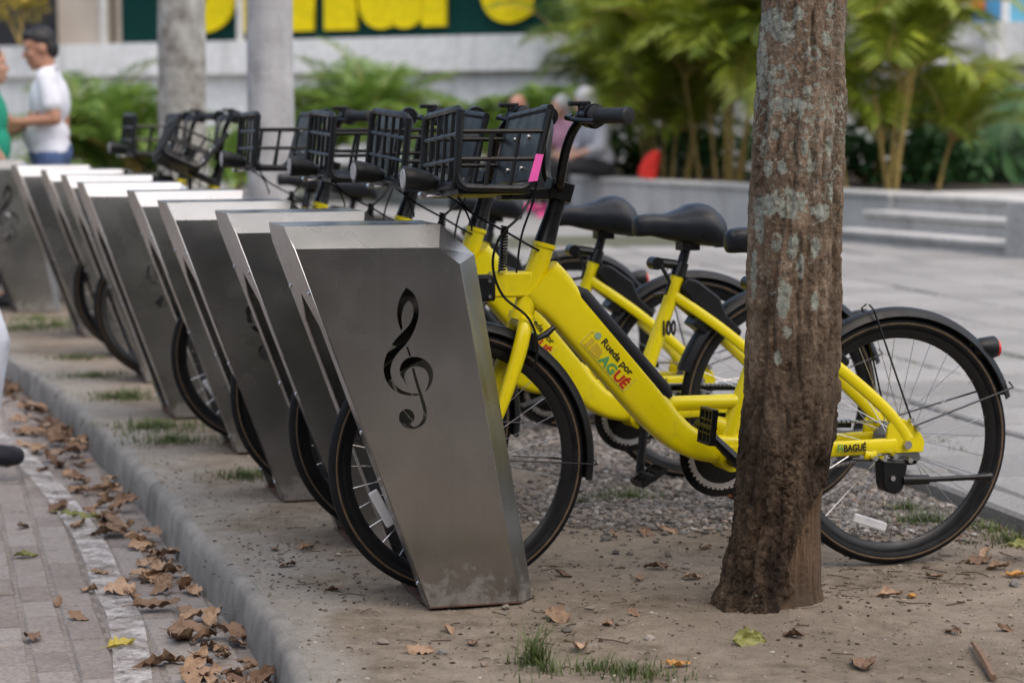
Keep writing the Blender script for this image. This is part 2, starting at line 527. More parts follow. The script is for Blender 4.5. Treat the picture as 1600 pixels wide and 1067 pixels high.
def kerb():
    mb = MB()
    prof = [(0.13, -0.010), (0.06, -0.0015), (0.022, -0.002), (0.004, -0.010), (-0.005, -0.026), (-0.010, -0.06), (-0.016, -0.125), (-0.018, -0.40), (0.13, -0.40)]
    path = spline(KERB, 3)
    n = len(path); p = len(prof); V = []
    for i in range(n):
        a = np.array(path[max(i - 1, 0)]); b = np.array(path[min(i + 1, n - 1)])
        t = (b - a) / np.linalg.norm(b - a); nn = np.array([t[1], -t[0]])       # towards the verge
        for j, (s, z) in enumerate(prof):
            w = 0.010 * float(fbm(np.array([path[i][0] * 5.]), np.array([path[i][1] * 5.]), np.array([j * 0.7]), 3, 3)[0])
            q = np.array(path[i]) + nn * (s + w)
            V.append((q[0], q[1], z + w * 0.4))
    Fs = []
    for i in range(n - 1):
        for j in range(p - 1):
            Fs.append((i * p + j, i * p + j + 1, (i + 1) * p + j + 1, (i + 1) * p + j))
    mb.add(V, Fs)
    tag(mb.build('kerb', MAT['kerb'], smooth=50), kind='structure')
kerb()

def bev_box(sx, sy, h, b, name, mat):
    x, y = sx / 2, sy / 2
    mb = MB()
    V = [(-x, -y, -h), (x, -y, -h), (x, y, -h), (-x, y, -h), (-x, -y, -b), (x, -y, -b), (x, y, -b), (-x, y, -b),
         (-x + b, -y + b, 0), (x - b, -y + b, 0), (x - b, y - b, 0), (-x + b, y - b, 0)]
    F = [(8, 9, 10, 11)]
    for i in range(4):
        j = (i + 1) % 4
        F += [(i, j, 4 + j, 4 + i), (4 + i, 4 + j, 8 + j, 8 + i)]
    mb.add(V, F)
    return mb.mesh(name, mat, 0)

def road():
    mb = MB()
    path = spline(KERB, 2); V = []; F = []
    for i, q in enumerate(path):
        V += [(q[0] + 0.03, q[1], ROAD_Z - 0.006), (q[0] - 30, q[1] - 6, ROAD_Z - 0.006)]
    for i in range(len(path) - 1):
        F.append((2 * i, 2 * i + 2, 2 * i + 3, 2 * i + 1))
    mb.add(V, F)
    # base sheet: brick joints by material, the pavers near the camera stand on it
    m = NT('road_far_paving')
    mp = m.n('Mapping'); g = m.n('NewGeometry'); m.l(g.outputs['Position'], mp.inputs['Vector']); mp.inputs['Rotation'].default_value = (0, 0, -0.26)
    br = m.n('TexBrick'); br.inputs['Scale'].default_value = 4.0; br.inputs['Color1'].default_value = (0.17, 0.145, 0.13, 1); br.inputs['Color2'].default_value = (0.22, 0.195, 0.18, 1); br.inputs['Mortar'].default_value = (0.12, 0.10, 0.085, 1)
    m.l(mp.outputs[0], br.inputs['Vector'])
    n = m.noise(m.pos(), 8, 5, 0.6)
    m.col(m.mix(m.ramp(n, [(0.4, 0.0), (0.7, 0.5)]), br.outputs['Color'], (0.20, 0.175, 0.155))); m.rough(0.95)
    ro = tag(mb.build('road', m.mat, smooth=0), kind='structure')
    pw, pl, gap = 0.104, 0.208, 0.010
    me = bev_box(pw - gap, pl - gap, 0.06, 0.006, 'paver', MAT['paver'])
    a = 0.262; e1 = np.array([math.cos(a), math.sin(a)]); e2 = np.array([-math.sin(a), math.cos(a)])
    c0 = np.array([-0.9, 6.5]); cand = []
    for i in range(-26, 9):
        for j in range(-18, 30):
            c = c0 + e1 * (i * pw) + e2 * (j * pl + (0.5 * pl if i % 2 else 0))
            if c[0] > kerb_x(c[1]) - 0.055: continue
            px = c[0] / c[1] * 3450 + 800
            if c[1] < 4.4 or px < -150: continue
            cand.append((c[1] + max(0, -px) / 40, c))
    cand.sort(key=lambda q: q[0])
    for k, (_, c) in enumerate(cand[:300]):
        o = bpy.data.objects.new('paver', me); link(o, ro)
        o.location = (c[0], c[1], ROAD_Z + random.uniform(-0.003, 0.003))
        o.rotation_euler = (random.gauss(0, 0.008), random.gauss(0, 0.012), a + random.gauss(0, 0.006))
    # worn white line along the gutter
    m = NT('worn_white_line'); co = m.pos()
    f = m.ramp(m.math('ADD', m.math('MULTIPLY', m.noise(co, 12, 6, 0.7), 0.8), m.math('MULTIPLY', m.noise(co, 60, 3, 0.7), 0.35)), [(0.46, 0.0), (0.74, 0.9)])
    m.col((0.52, 0.50, 0.49)); m.rough(0.9)
    tr = m.n('BsdfTransparent'); mx = m.n('MixShader')
    m.l(f, mx.inputs[0]); m.l(tr.outputs[0], mx.inputs[1]); m.l(m.b.outputs[0], mx.inputs[2])
    m.l(mx.outputs[0], m.t.nodes['Material Output'].inputs[0])
    mb = MB(); L = spline([(-0.80, 4.6), (-1.02, 5.75), (-1.17, 6.3), (-1.41, 7.17), (-1.936, 8.69), (-2.6, 10.3), (-3.3, 12.0)], 8)
    V = []; F = []
    for i, q in enumerate(L):
        V += [(q[0] - 0.045, q[1], ROAD_Z + 0.0075), (q[0] + 0.045, q[1] + 0.015, ROAD_Z + 0.0075)]
        if i: F.append((2 * i - 2, 2 * i - 1, 2 * i + 1, 2 * i))
    mb.add(V, F)
    mb.build('painted_line', m.mat, ro, smooth=0)
road()

def plaza():
    # base sheet from the verge edge to far behind, slabs on top of it near the camera
    mb = MB()
    ys = [-3, 3, 6, 9, 12, 16, 20, 24, 34, 46]
    V = []; F = []
    for i, y in enumerate(ys):
        V += [(float(plaza_x(y)) + 0.02, y, 0.012), (30, y, 0.012)]
        if i: F.append((2 * i - 2, 2 * i - 1, 2 * i + 1, 2 * i))
    mb.add(V, F)
    pz = tag(mb.build('plaza', MAT['far_paving'], smooth=0), kind='structure')
    mb = MB()
    # left part of the plaza, beyond the curve of docks
    mb.add([(-14, 24, -0.012), (float(plaza_x(24)) + .02, 24, -0.012), (float(plaza_x(46)) + .02, 46, -0.012), (-30, 46, -0.012)], [(0, 1, 2, 3)])
    tag(mb.build('plaza_far_side', MAT['far_paving'], smooth=0), kind='structure')
    a = 0.2327; e1 = np.array([math.cos(a), math.sin(a)]); e2 = np.array([-math.sin(a), math.cos(a)])
    o0 = np.array([1.52, 6.57])
    # edging stones along the verge
    me = bev_box(0.15, 0.97, 0.09, 0.012, 'edging_stone', MAT['slab'])
    for j in range(-2, 10):
        c = o0 + e1 * 0.075 + e2 * (j * 0.985 + 0.3)
        o = bpy.data.objects.new('edging_stone', me); link(o, pz)
        o.location = (c[0], c[1], 0.052 + random.uniform(-.004, .004)); o.rotation_euler = (random.gauss(0, .006), random.gauss(0, .01), a)
    # joints bed
    sw, sl = 0.62, 0.46
    me = bev_box(sw - 0.03, sl - 0.03, 0.05, 0.010, 'slab', MAT['slab'])
    bed = MB()
    c = [o0 + e1 * 0.15 + e2 * -2.6, o0 + e1 * 11 + e2 * -2.6, o0 + e1 * 11 + e2 * 16, o0 + e1 * 0.15 + e2 * 16]
    bed.add([(q[0], q[1], 0.022) for q in c], [(0, 1, 2, 3)])
    bed.build('joint_bed', MAT['joint'], pz, smooth=0)
    cand = []
    for i in range(0, 14):
        for j in range(-5, 30):
            c = o0 + e1 * (0.16 + sw * (i + 0.5)) + e2 * (j * sl + (0.23 if i % 2 else 0))
            px = c[0] / max(c[1], 0.1) * 3450 + 800
            if c[1] < 4.5 or px > 2000: continue
            cand.append((c[1], c))
    cand.sort(key=lambda q: q[0])
    for _, c in cand[:290]:
        o = bpy.data.objects.new('slab', me); link(o, pz)
        o.location = (c[0], c[1], 0.046 + random.uniform(-.005, .005)); o.rotation_euler = (random.gauss(0, .006), random.gauss(0, .006), a + random.gauss(0, .004))
plaza()

# ------------------------------------------------------------------ raised planter, steps and terrace
PD = np.array([-0.436, 0.900]); PD /= np.linalg.norm(PD)        # along the planter wall, away from the camera
PN = np.array([PD[1], -PD[0]])                                   # into the planter
P0 = np.array([3.74, 21.80])                                     # left end of the steps at the ground
TOP = 0.50
def pp(t, s):
    q = P0 + PD * t + PN * s
    return float(q[0]), float(q[1])
def obox(mb, t0, t1, s0, s1, z0, z1, mi=0):
    c = [pp(t0, s0), pp(t1, s0), pp(t1, s1), pp(t0, s1)]
    V = [(x, y, z0) for x, y in c] + [(x, y, z1) for x, y in c]
    mb.add(V, [(0, 3, 2, 1), (4, 5, 6, 7), (0, 1, 5, 4), (1, 2, 6, 5), (2, 3, 7, 6), (3, 0, 4, 7)], mi)
pw = empty('planter_wall', (P0[0], P0[1], 0))
inv = Matrix.Translation((-P0[0], -P0[1], 0))
def at_root(o, root):
    o.data.transform(Matrix.Translation(-Vector(root.location))); return o
mb = MB(); obox(mb, 0.0, 24, 0.0, 0.42, -0.02, TOP - 0.05)
at_root(mb.build('wall_base', MAT['planter'], pw, 0, 0.012), pw)
for k in range(12):
    mb = MB(); obox(mb, k * 2.0 + 0.004, k * 2.0 + 1.992, -0.03, 0.45, TOP - 0.05, TOP + random.uniform(-.003, .003))
    at_root(mb.build('coping_stone', MAT['planter'], pw, 0, 0.012), pw)
mb = MB(); obox(mb, -0.28, -0.001, 0.46, 4.0, -0.02, TOP + 0.002); at_root(mb.build('wall_return', MAT['planter'], pw, 0, 0.01), pw)
tag(pw, 'long low pale concrete planter wall with flat coping, used as a bench', 'planter wall')
st = empty('steps', (*pp(-0.2, 0.2), 0))
for k in range(3):
    s0 = -0.72 + k * 0.36; te = -0.004
    mb = MB(); obox(mb, -2.74, te - (0.03 if k < 2 else 0.0), s0 + 0.04, s0 + 0.36 + (0.7 if k == 2 else 0.05), -0.02, 0.115 + k * 0.165)
    at_root(mb.build('riser', MAT['planter'], st, 0, 0.006), st)
    mb = MB(); obox(mb, -2.74, te, s0, s0 + 0.36 + (0.7 if k == 2 else 0.035), 0.1155 + k * 0.165, 0.1655 + k * 0.165)
    at_root(mb.build('tread', MAT['planter'], st, 0, 0.012), st)
tag(st, 'three wide weathered concrete steps up to the terrace', 'steps')
mb = MB(); obox(mb, -3.4, -2.75, -0.78, 1.2, -0.02, TOP + 0.03)
tag(mb.build('stair_pier', MAT['planter'], None, 0, 0.015), 'square pale concrete pier at the right end of the steps', 'pier')
mb = MB(); obox(mb, -14, -3.41, 0.1, 0.5, -0.02, TOP)
tag(mb.build('terrace_wall', MAT['planter'], None, 0, 0.012), 'low concrete terrace wall beyond the stair pier', 'wall')
mb = MB(); obox(mb, -14, -0.29, 0.9, 14, 0.2, TOP - 0.004)
tag(mb.build('terrace', MAT['far_paving'], None, 0), kind='structure')
mb = MB(); obox(mb, -0.29, 24, 0.43, 16, 0.1, TOP - 0.06)
tag(mb.build('planter_soil', MAT['soil'], None, 0), kind='structure')

# ------------------------------------------------------------------ building behind: concrete wall, sign, columns, mural
W1 = np.array([-8.5, 41.9]); W2 = np.array([6.96, 32.0])
WD = (W2 - W1) / np.linalg.norm(W2 - W1); WN = np.array([WD[1], -WD[0]])  # WN points to the camera side
if WN[1] > 0: WN = -WN
def wp(px, off=0.0):
    # point of the wall line under image column px
    u = (px - 800) / 3450
    # solve W1 + t WD + off WN = d*(u,1)
    A = np.array([[WD[0], -u], [WD[1], -1]]); b = -(W1 + WN * off)
    t, d = np.linalg.solve(A, b)
    return t
def wbox(mb, t0, t1, s0, s1, z0, z1, mi=0):
    def q(t, s):
        r = W1 + WD * t + WN * s; return float(r[0]), float(r[1])
    c = [q(t0, s0), q(t1, s0), q(t1, s1), q(t0, s1)]
    V = [(x, y, z0) for x, y in c] + [(x, y, z1) for x, y in c]
    mb.add(V, [(0, 3, 2, 1), (4, 5, 6, 7), (0, 1, 5, 4), (1, 2, 6, 5), (2, 3, 7, 6), (3, 0, 4, 7)], mi)
MAT['sign_green'] = simple('dark_green_board', (0.0, 0.028, 0.024), 0.7, spec=0.15)
MAT['sign_yellow'] = simple('yellow_letters', (0.66, 0.52, 0.003), 0.6, spec=0.2)
MAT['beige'] = simple('beige_column', (0.42, 0.36, 0.30), 0.8, scale=1.0)
MAT['dark_glass'] = simple('dark_shop_interior', (0.02, 0.018, 0.02), 0.3, scale=1.0)
MAT['pipe'] = simple('pale_pipe', (0.45, 0.45, 0.44), 0.5)
bld = empty('shop_building', (float(W1[0]), float(W1[1]), 0.0))
LT = np.linalg.norm(W2 - W1)
def bpart(name, mat, t0, t1, s0, s1, z0, z1, bev=0.0):
    mb = MB(); wbox(mb, t0, t1, s0, s1, z0, z1)
    return at_root(mb.build(name, mat, bld, 0, bev), bld)
bpart('lower_wall', MAT['wall'], -9, LT + 12, -0.3, 0.0, -0.3, 2.02)
for k in range(7):
    bpart('parapet_panel', MAT['wall'], -9 + k * 5.8 + 0.006, -9 + (k + 1) * 5.8 - 0.006, -0.34, 0.22, 2.0, 2.585)
t85, t163, t182 = wp(88), wp(160), wp(181)
bpart('column', MAT['beige'], t85, wp(158), -1.2, -0.15, 2.58, 6.5)
bpart('column_fin', MAT['beige'], wp(174), t182, -1.2, -0.25, 2.58, 6.5)
bpart('shop_window', MAT['dark_glass'], -9, t85, -1.6, -1.4, 2.58, 6.5)
bpart('upper_wall', MAT['beige'], wp(1000), LT + 12, -0.8, -0.6, 2.58, 6.5)
bpart('back_panel', MAT['beige'], t85, wp(1000), -1.5, -1.25, 2.58, 6.5)
for px in (164, 375):
    mb = MB(); q = W1 + WD * wp(px + 4, 0.02) + WN * 0.02
    mb.tube([(q[0], q[1], 2.5), (q[0], q[1], 6.5)], 0.07, 10)
    at_root(mb.build('downpipe', MAT['pipe'], bld), bld)
tag(bld, 'building front with white concrete parapet, beige columns and dark windows', 'building')
# sign
sg = empty('shop_sign', (float((W1 + WD * wp(500))[0]), float((W1 + WD * wp(500))[1]), 2.59))
mb = MB(); wbox(mb, wp(183), wp(1000), -0.3, -0.22, 2.59, 5.2)
at_root(mb.build('board', MAT['sign_green'], sg, 0), sg)
def letter(ch, px0, px1, zb, zh, bold):
    cu = bpy.data.curves.new('letter', 'FONT'); cu.body = ch; cu.size = 1.0; cu.extrude = 0.035; cu.offset = bold; cu.resolution_u = 6
    ob = bpy.data.objects.new('letter', cu); COL.objects.link(ob)
    dg = bpy.context.evaluated_depsgraph_get(); me = bpy.data.meshes.new_from_object(ob.evaluated_get(dg)); bpy.data.objects.remove(ob)
    co = np.array([v.co for v in me.vertices]); lo, hi = co.min(0), co.max(0)
    t0, t1 = wp(px0, -0.1), wp(px1, -0.1)
    sx = (t1 - t0) / (hi[0] - lo[0]); sz = zh / (hi[1] - lo[1])
    for v in me.vertices:
        x, y, z = v.co
        t = t0 + (x - lo[0]) * sx; s = -0.14 + z
        r = W1 + WD * t + WN * s
        v.co = (r[0], r[1], zb + (y - lo[1]) * sz)
    me.materials.clear(); me.materials.append(MAT['sign_yellow'])
    bm = bmesh.new(); bm.from_mesh(me); bmesh.ops.recalc_face_normals(bm, faces=bm.faces); bm.to_mesh(me); bm.free()
    o = bpy.data.objects.new('letter', me); link(o, sg); at_root(o, sg)
letter('S', 262, 372, 2.745, 2.2, 0.05)
letter('m', 380, 558, 2.74, 1.55, 0.06)
letter('a', 562, 662, 2.74, 1.6, 0.06)
letter('r', 660, 742, 2.76, 1.55, 0.06)
letter('t', 734, 830, 2.78, 2.1, 0.06)
tag(sg, 'dark green shop sign board with big yellow letters above the wall', 'sign')
# blue mural panel at the right
def mural_mat():
    m = NT('blue_mural'); co = m.pos((1, 1, 1))
    f = m.noise(co, 0.9, 2)
    m.col(m.ramp(f, [(0.36, (0.02, 0.10, 0.26)), (0.46, (0.10, 0.36, 0.60)), (0.62, (0.16, 0.46, 0.66))])); m.rough(0.5)
    return m.mat
mu = empty('mural_panel', (float((W1 + WD * wp(1560))[0]), float((W1 + WD * wp(1560))[1]), 2.59))
mb = MB(); wbox(mb, wp(1502), wp(1554), -0.25, -0.2, 2.59, 4.6); at_root(mb.build('picture', mural_mat(), mu, 0), mu)
mb = MB(); wbox(mb, wp(1563), wp(1720), -0.25, -0.2, 2.59, 4.6); at_root(mb.build('picture', simple('plain_blue_panel', (0.14, 0.42, 0.60), 0.5, scale=0.5), mu, 0), mu)
mb = MB(); wbox(mb, wp(1554), wp(1563), -0.2, -0.08, 2.586, 4.7); at_root(mb.build('frame_post', MAT['wall'], mu, 0), mu)
mb = MB(); q = wp(1512); 
wbox(mb, wp(1503), wp(1524), -0.198, -0.185, 2.78, 3.3); at_root(mb.build('orange_shape', simple('orange_panel', (0.7, 0.16, 0.04), 0.5), mu, 0), mu)
tag(mu, 'bright blue mural panels with a pale post, top right above the parapet', 'mural')
# pilaster on the parapet below the mural
mb = MB(); wbox(mb, wp(1545), wp(1566), 0.222, 0.30, 2.03, 2.585); at_root(mb.build('pilaster', MAT['wall'], bld, 0), bld)

# ------------------------------------------------------------------ street front added unseen behind the camera to darken the dock reflections
MAT['opp_wall'] = concrete('opposite_render', (0.16, 0.145, 0.13), (0.24, 0.22, 0.2), 0.4, 0.5)
ob_ = empty('added_street_front', (0, -12.0, ROAD_Z))
mb = MB(); mb.box((0, -3.0, 4.5), (70, 6, 9)); mb.build('wall', MAT['opp_wall'], ob_, 0)
mb = MB(); mb.box((0, 0.6, 3.3), (70, 1.2, 0.18)); mb.build('canopy', MAT['opp_wall'], ob_, 0)
for k in range(-9, 10):
    mb = MB(); mb.box((k * 3.4, 0.02, 1.45), (2.4, 0.1, 2.6)); mb.build('shop_opening', MAT['dark_glass'], ob_, 0)
    mb = MB(); mb.box((k * 3.4, 0.02, 6.0), (1.5, 0.1, 1.6)); mb.build('window', MAT['dark_glass'], ob_, 0)
tag(ob_, 'dark street front added across the road to darken what the steel docks mirror', 'building')
MAT['rust'] = simple('rust', (0.075, 0.035, 0.02), 0.9, var=0.5, scale=30)
# ------------------------------------------------------------------ bike dock
CLEF = [
 [(0.0572, 0.813), (0.071, 0.7951), (0.0799, 0.7705), (0.082, 0.749), (0.0791, 0.7274), (0.0714, 0.7061), (0.0665, 0.7103), (0.0703, 0.7295), (0.0693, 0.7487), (0.0623, 0.771), (0.0515, 0.7804), (0.0418, 0.7715), (0.0389, 0.7528), (0.0429, 0.7337), (0.0538, 0.7147), (0.0823, 0.6891), (0.1019, 0.6633), (0.1143, 0.6348), (0.1174, 0.6085), (0.1112, 0.5819), (0.0952, 0.5597), (0.0708, 0.5463), (0.0438, 0.5416), (0.0266, 0.5424), (0.0281, 0.5468), (0.0536, 0.5496), (0.0756, 0.559), (0.0927, 0.5789), (0.0998, 0.6032), (0.0948, 0.6294), (0.08, 0.6506), (0.0579, 0.6716), (0.0382, 0.7023), (0.0283, 0.7309), (0.0247, 0.7572), (0.0295, 0.7813), (0.0402, 0.8007)],
 [(0.058, 0.6635), (0.054, 0.6662), (0.0458, 0.6419), (0.0502, 0.6402)],
 [(0.0526, 0.566), (0.0682, 0.5805), (0.0769, 0.6024), (0.0729, 0.6225), (0.0591, 0.6366), (0.0385, 0.6408), (0.0149, 0.6353), (-0.0028, 0.6203), (-0.0116, 0.5978), (-0.0085, 0.5747), (0.0014, 0.5585), (0.0123, 0.5492), (0.0034, 0.5673), (0.0003, 0.5846), (0.0042, 0.6002), (0.015, 0.6116), (0.0312, 0.6165), (0.0474, 0.6145), (0.0602, 0.6039), (0.0642, 0.5905), (0.0604, 0.5759)],
 [(0.0445, 0.6111), (0.0386, 0.6119), (0.0306, 0.5829), (0.0136, 0.5316), (0.0051, 0.5008), (0.0078, 0.478), (0.0208, 0.4632), (0.0424, 0.4572), (0.063, 0.4622), (0.0758, 0.4746), (0.0792, 0.4899), (0.074, 0.5041), (0.0593, 0.5112), (0.0448, 0.5056), (0.0371, 0.4918), (0.0397, 0.4792), (0.0501, 0.4711), (0.0398, 0.4631), (0.026, 0.4693), (0.0164, 0.4825), (0.0146, 0.5011), (0.0223, 0.5319), (0.0375, 0.5798)],
]
def smooth_loop(P, it=2):
    # keep pointed tips, round the rest
    for _ in range(it):
        Q = []; n = len(P)
        for i in range(n):
            a, b, c = P[i - 1], P[i], P[(i + 1) % n]
            v1 = np.array(b) - a; v2 = np.array(c) - b
            ang = math.degrees(math.acos(max(-1, min(1, float(v1 @ v2) / (np.linalg.norm(v1) * np.linalg.norm(v2) + 1e-12)))))
            if ang > 62: Q.append(b)
            else:
                Q.append(tuple(0.25 * np.array(a) + 0.75 * np.array(b))); Q.append(tuple(0.75 * np.array(b) + 0.25 * np.array(c)))
        P = Q
    return P
def filled(outer, holes, thick):
    # flat plate with holes: 2D curve fill; returns a mesh in x-y with thickness along z
    cu = bpy.data.curves.new('plate', 'CURVE'); cu.dimensions = '2D'; cu.fill_mode = 'BOTH'; cu.extrude = thick / 2
    for loop in [outer] + holes:
        sp = cu.splines.new('POLY'); sp.points.add(len(loop) - 1); sp.use_cyclic_u = True
        for p, q in zip(sp.points, loop): p.co = (q[0], q[1], 0, 1)
    ob = bpy.data.objects.new('plate', cu); COL.objects.link(ob)
    dg = bpy.context.evaluated_depsgraph_get(); me = bpy.data.meshes.new_from_object(ob.evaluated_get(dg))
    bpy.data.objects.remove(ob); bpy.data.curves.remove(cu)
    me.materials.clear()
    return me
HP, HQ = 0.165, 0.110
Pn = [(0, 0), (-0.234, 0), (-0.079, 0.868), (-0.026, 0.910), (0.335, 0.912)]
Qn = [(0.0, 0.0), (-0.284, 0.0), (-0.130, 0.888), (-0.043, 0.965), (0.354, 0.965)]
def make_dock():
    root = empty('bike_dock')
    TH = 0.003
    plate = filled(Pn, [smooth_loop(c) for c in CLEF], TH)
    plate.materials.append(MAT['steel'])
    near = plate.copy(); near.transform(Matrix(((1, 0, 0, 0), (0, 0, -1, HP - TH / 2), (0, 1, 0, 0), (0, 0, 0, 1))))
    far = plate.copy(); far.transform(Matrix(((1, 0, 0, 0), (0, 0, -1, -HP + TH / 2), (0, 1, 0, 0), (0, 0, 0, 1))))
    near.name = far.name = 'side_panel'
    for me in (near, far):
        o = bpy.data.objects.new('side_panel', me); link(o, root)
    def solid(mb, name, th=0.003):
        o = mb.build(name, MAT['steel'], root, smooth=0)
        s = o.modifiers.new('solid', 'SOLIDIFY'); s.thickness = th; s.offset = 0
        return o
    # hood: top flat, sloping chamfers and the corner facets, folded from one sheet
    mb = MB()
    def p3(q, y): return (q[0], y, q[1])
    top = [p3(Qn[4], HQ), p3(Qn[3], HQ), p3(Qn[3], -HQ), p3(Qn[4], -HQ)]
    mb.add(top, [(0, 1, 2, 3)])
    for s in (1, -1):
        mb.add([p3(Pn[4], s * HP), p3(Pn[3], s * HP), p3(Qn[3], s * HQ), p3(Qn[4], s * HQ)], [(0, 1, 2, 3)])
        mb.add([p3(Pn[3], s * HP), p3(Pn[2], s * HP), p3(Qn[2], s * HQ), p3(Qn[3], s * HQ)], [(0, 1, 2, 3)])
    mb.add([p3(Qn[3], HQ), p3(Qn[2], HQ), p3(Qn[2], -HQ), p3(Qn[3], -HQ)], [(0, 1, 2, 3)])
    solid(mb, 'hood')
    for s in (1, -1):
        mb = MB()
        mb.add([p3(Pn[2], s * HP), p3(Pn[1], s * HP), p3(Qn[1], s * HQ), p3(Qn[2], s * HQ)], [(0, 1, 2, 3)])
        # back strip beside the wheel opening
        mb.add([p3(Qn[2], s * HQ), p3(Qn[1], s * HQ), p3(Qn[1], s * 0.07), p3(Qn[2], s * 0.07)], [(0, 1, 2, 3)])
        solid(mb, 'rear_edge')
    # back head plate above the wheel opening
    a, b = np.array(Qn[2]), np.array(Qn[1]); c = a + (b - a) * 0.16
    mb = MB(); mb.add([p3(a, 0.069), p3(c, 0.069), p3(c, -0.069), p3(a, -0.069)], [(0, 1, 2, 3)]); solid(mb, 'back_plate')
    mb = MB(); mb.box((-0.075, 0, 0.80), (0.05, 0.11, 0.10)); mb.build('socket', MAT['socket'], root, 0, 0.004)
    # front face with a pointed slot for the wheel
    def fr(y, z, d=0.0):
        return (0.335 * z / 0.912 - d, y, z)
    L = [(-HP, 0.0), (-HP, 0.912), (-HQ, 0.965), (HQ, 0.965), (HP, 0.912), (HP, 0.0), (0.1, 0.0), (0.1, 0.715), (0.0, 0.792), (-0.1, 0.715), (-0.1, 0.0)]
    me = filled([(y, z) for y, z in L], [], 0.003)
    for v in me.vertices:
        y, z, t = v.co
        v.co = (0.367 * z + t + 0.0005, y, z)
    me.materials.append(MAT['steel']); me.name = 'front_panel'
    o = bpy.data.objects.new('front_panel', me); link(o, root)
    sc = MB(); sc.ell((0, 0, 0), (0.004, 0.006, 0.006), None, 8, 6)
    sm = sc.mesh('screw', MAT['silver'])
    for z in (0.80, 0.45, 0.06):
        for s in (-1, 1):
            o = bpy.data.objects.new('screw', sm); link(o, root); o.location = (0.367 * z + 0.004, s * 0.135, z)
    mb = MB(); mb.prism([(0.006, 0.0), (0.0065, 0.0035), (-0.29, 0.0035), (-0.292, 0.0)], -HQ, HQ); mb.prism([(0.004, 0.0), (0.0045, 0.003), (-0.24, 0.003), (-0.242, 0.0)], -HP - 0.004, HP + 0.004); mb.build('rusty_foot', MAT['rust'], root, 0)
    mb = MB(); mb.box((-0.135, 0, -0.006), (0.22, 0.20, 0.02)); mb.build('base_plate', MAT['dullmetal'], root, 0)
    return root

DOCKS = [  # position of the near front corner of the base, yaw
 ((-0.207, 5.485), 0.270), ((-0.444, 6.268), 0.275), ((-0.735, 7.045), 0.285), ((-1.012, 8.075), 0.295), ((-1.392, 9.035), 0.31),
 ((-1.702, 10.25), 0.325), ((-2.020, 11.37), 0.34), ((-2.397, 12.36), 0.36), ((-3.135, 13.98), 0.38)]
DL = ['nearest steel dock, full treble clef cut-out, bike with pink tape locked in it',
      'second steel dock from the camera, slotted front face half hidden by the nearest dock',
      'third steel dock from the camera, dark wheel edge poking from its slot',
      'fourth steel dock from the camera, wheel with white reflector sticking out of its slot',
      'fifth steel dock from the camera, empty, lower half of its clef cut-out showing',
      'sixth steel dock from the camera, narrow strip beside the silver-rimmed wheel',
      'seventh steel dock from the camera, thin strip third from the far end of the row',
      'eighth steel dock from the camera, empty, second from the far end of the row',
      'farthest steel dock at the left edge of the photo, empty, clef cut-out on its face']
proto_dock = make_dock()
for i, ((x, y), yaw) in enumerate(DOCKS):
    d = proto_dock if i == 0 else copy_tree(proto_dock)
    n = np.array([math.sin(yaw), -math.cos(yaw)])
    c = np.array([x, y]) - n * HP
    d.location = (c[0], c[1], 0.004); d.rotation_euler = (random.gauss(0, 0.004) if i else 0, random.gauss(0, 0.005) if i else 0, PI + yaw)
    tag(d, DL[i], 'bike dock', 'steel bike docks in a row along the kerb')

# ------------------------------------------------------------------ share bike
RW = 0.345; FU = 1.252
def make_wheel(name, u, root, rear=False):
    w = empty(name, (u, 0, RW), 0, root)
    w.rotation_euler = (0, 0, 0)
    t = MB(); pr = []
    for j in range(14):
        q = 2 * PI * j / 14
        pr.append((RW - 0.020 + 0.020 * math.cos(q), 0.0215 * math.sin(q)))
    t.ring((0, 0, 0), pr, n=72); ty = t.build('tyre', MAT['rubber'], w)
    t = MB()
    for s in (-1, 1):
        t.ring((0, 0, 0), [(RW - 0.0215, s * 0.0208), (RW - 0.0185, s * 0.0223), (RW - 0.0158, s * 0.0212)], n=72, closedprof=False)
    t.build('tan_line', MAT['tan'], w)
    t = MB(); t.ring((0, 0, 0), [(RW - 0.034, 0.0135), (RW - 0.036, -0.0135), (RW - 0.050, -0.012), (RW - 0.060, -0.004), (RW - 0.060, 0.004), (RW - 0.050, 0.012)], n=72)
    t.build('rim', MAT['rim'], w)
    t = MB()
    hr = 0.030 if not rear else 0.045
    t.ring((0, 0, 0), [(0.012, -0.05), (hr, -0.034), (hr, -0.029), (0.022, -0.026), (0.022, 0.026), (hr, 0.029), (hr, 0.034), (0.012, 0.05)], n=24)
    t.tube([(0, -0.075, 0), (0, 0.075, 0)], 0.006, 8)
    t.build('hub', MAT['dullmetal'], w)
    t = MB(); n = 32
    for k in range(n):
        s = 1 if k % 2 else -1
        a = 2 * PI * k / n; b = a + (0.42 if (k // 2) % 2 else -0.42)
        t.tube([(hr * 0.92 * math.cos(b), s * 0.031, hr * 0.92 * math.sin(b)), ((RW - 0.058) * math.cos(a), s * 0.004, (RW - 0.058) * math.sin(a))], 0.0011, 5, caps=False)
    t.build('spoke_set', MAT['silver'], w)
    # clear reflector fixed to the spokes
    a = R_(-71) if rear else R_(-28)
    t = MB(); c = Vector((0.235 * math.cos(a), 0.014, 0.235 * math.sin(a)))
    M = Matrix.Rotation(-a + PI / 2, 3, 'Y')
    t.box(c, (0.105, 0.012, 0.026), M)
    t.build('reflector', MAT['reflector'], w, 0, 0.004)
    return w

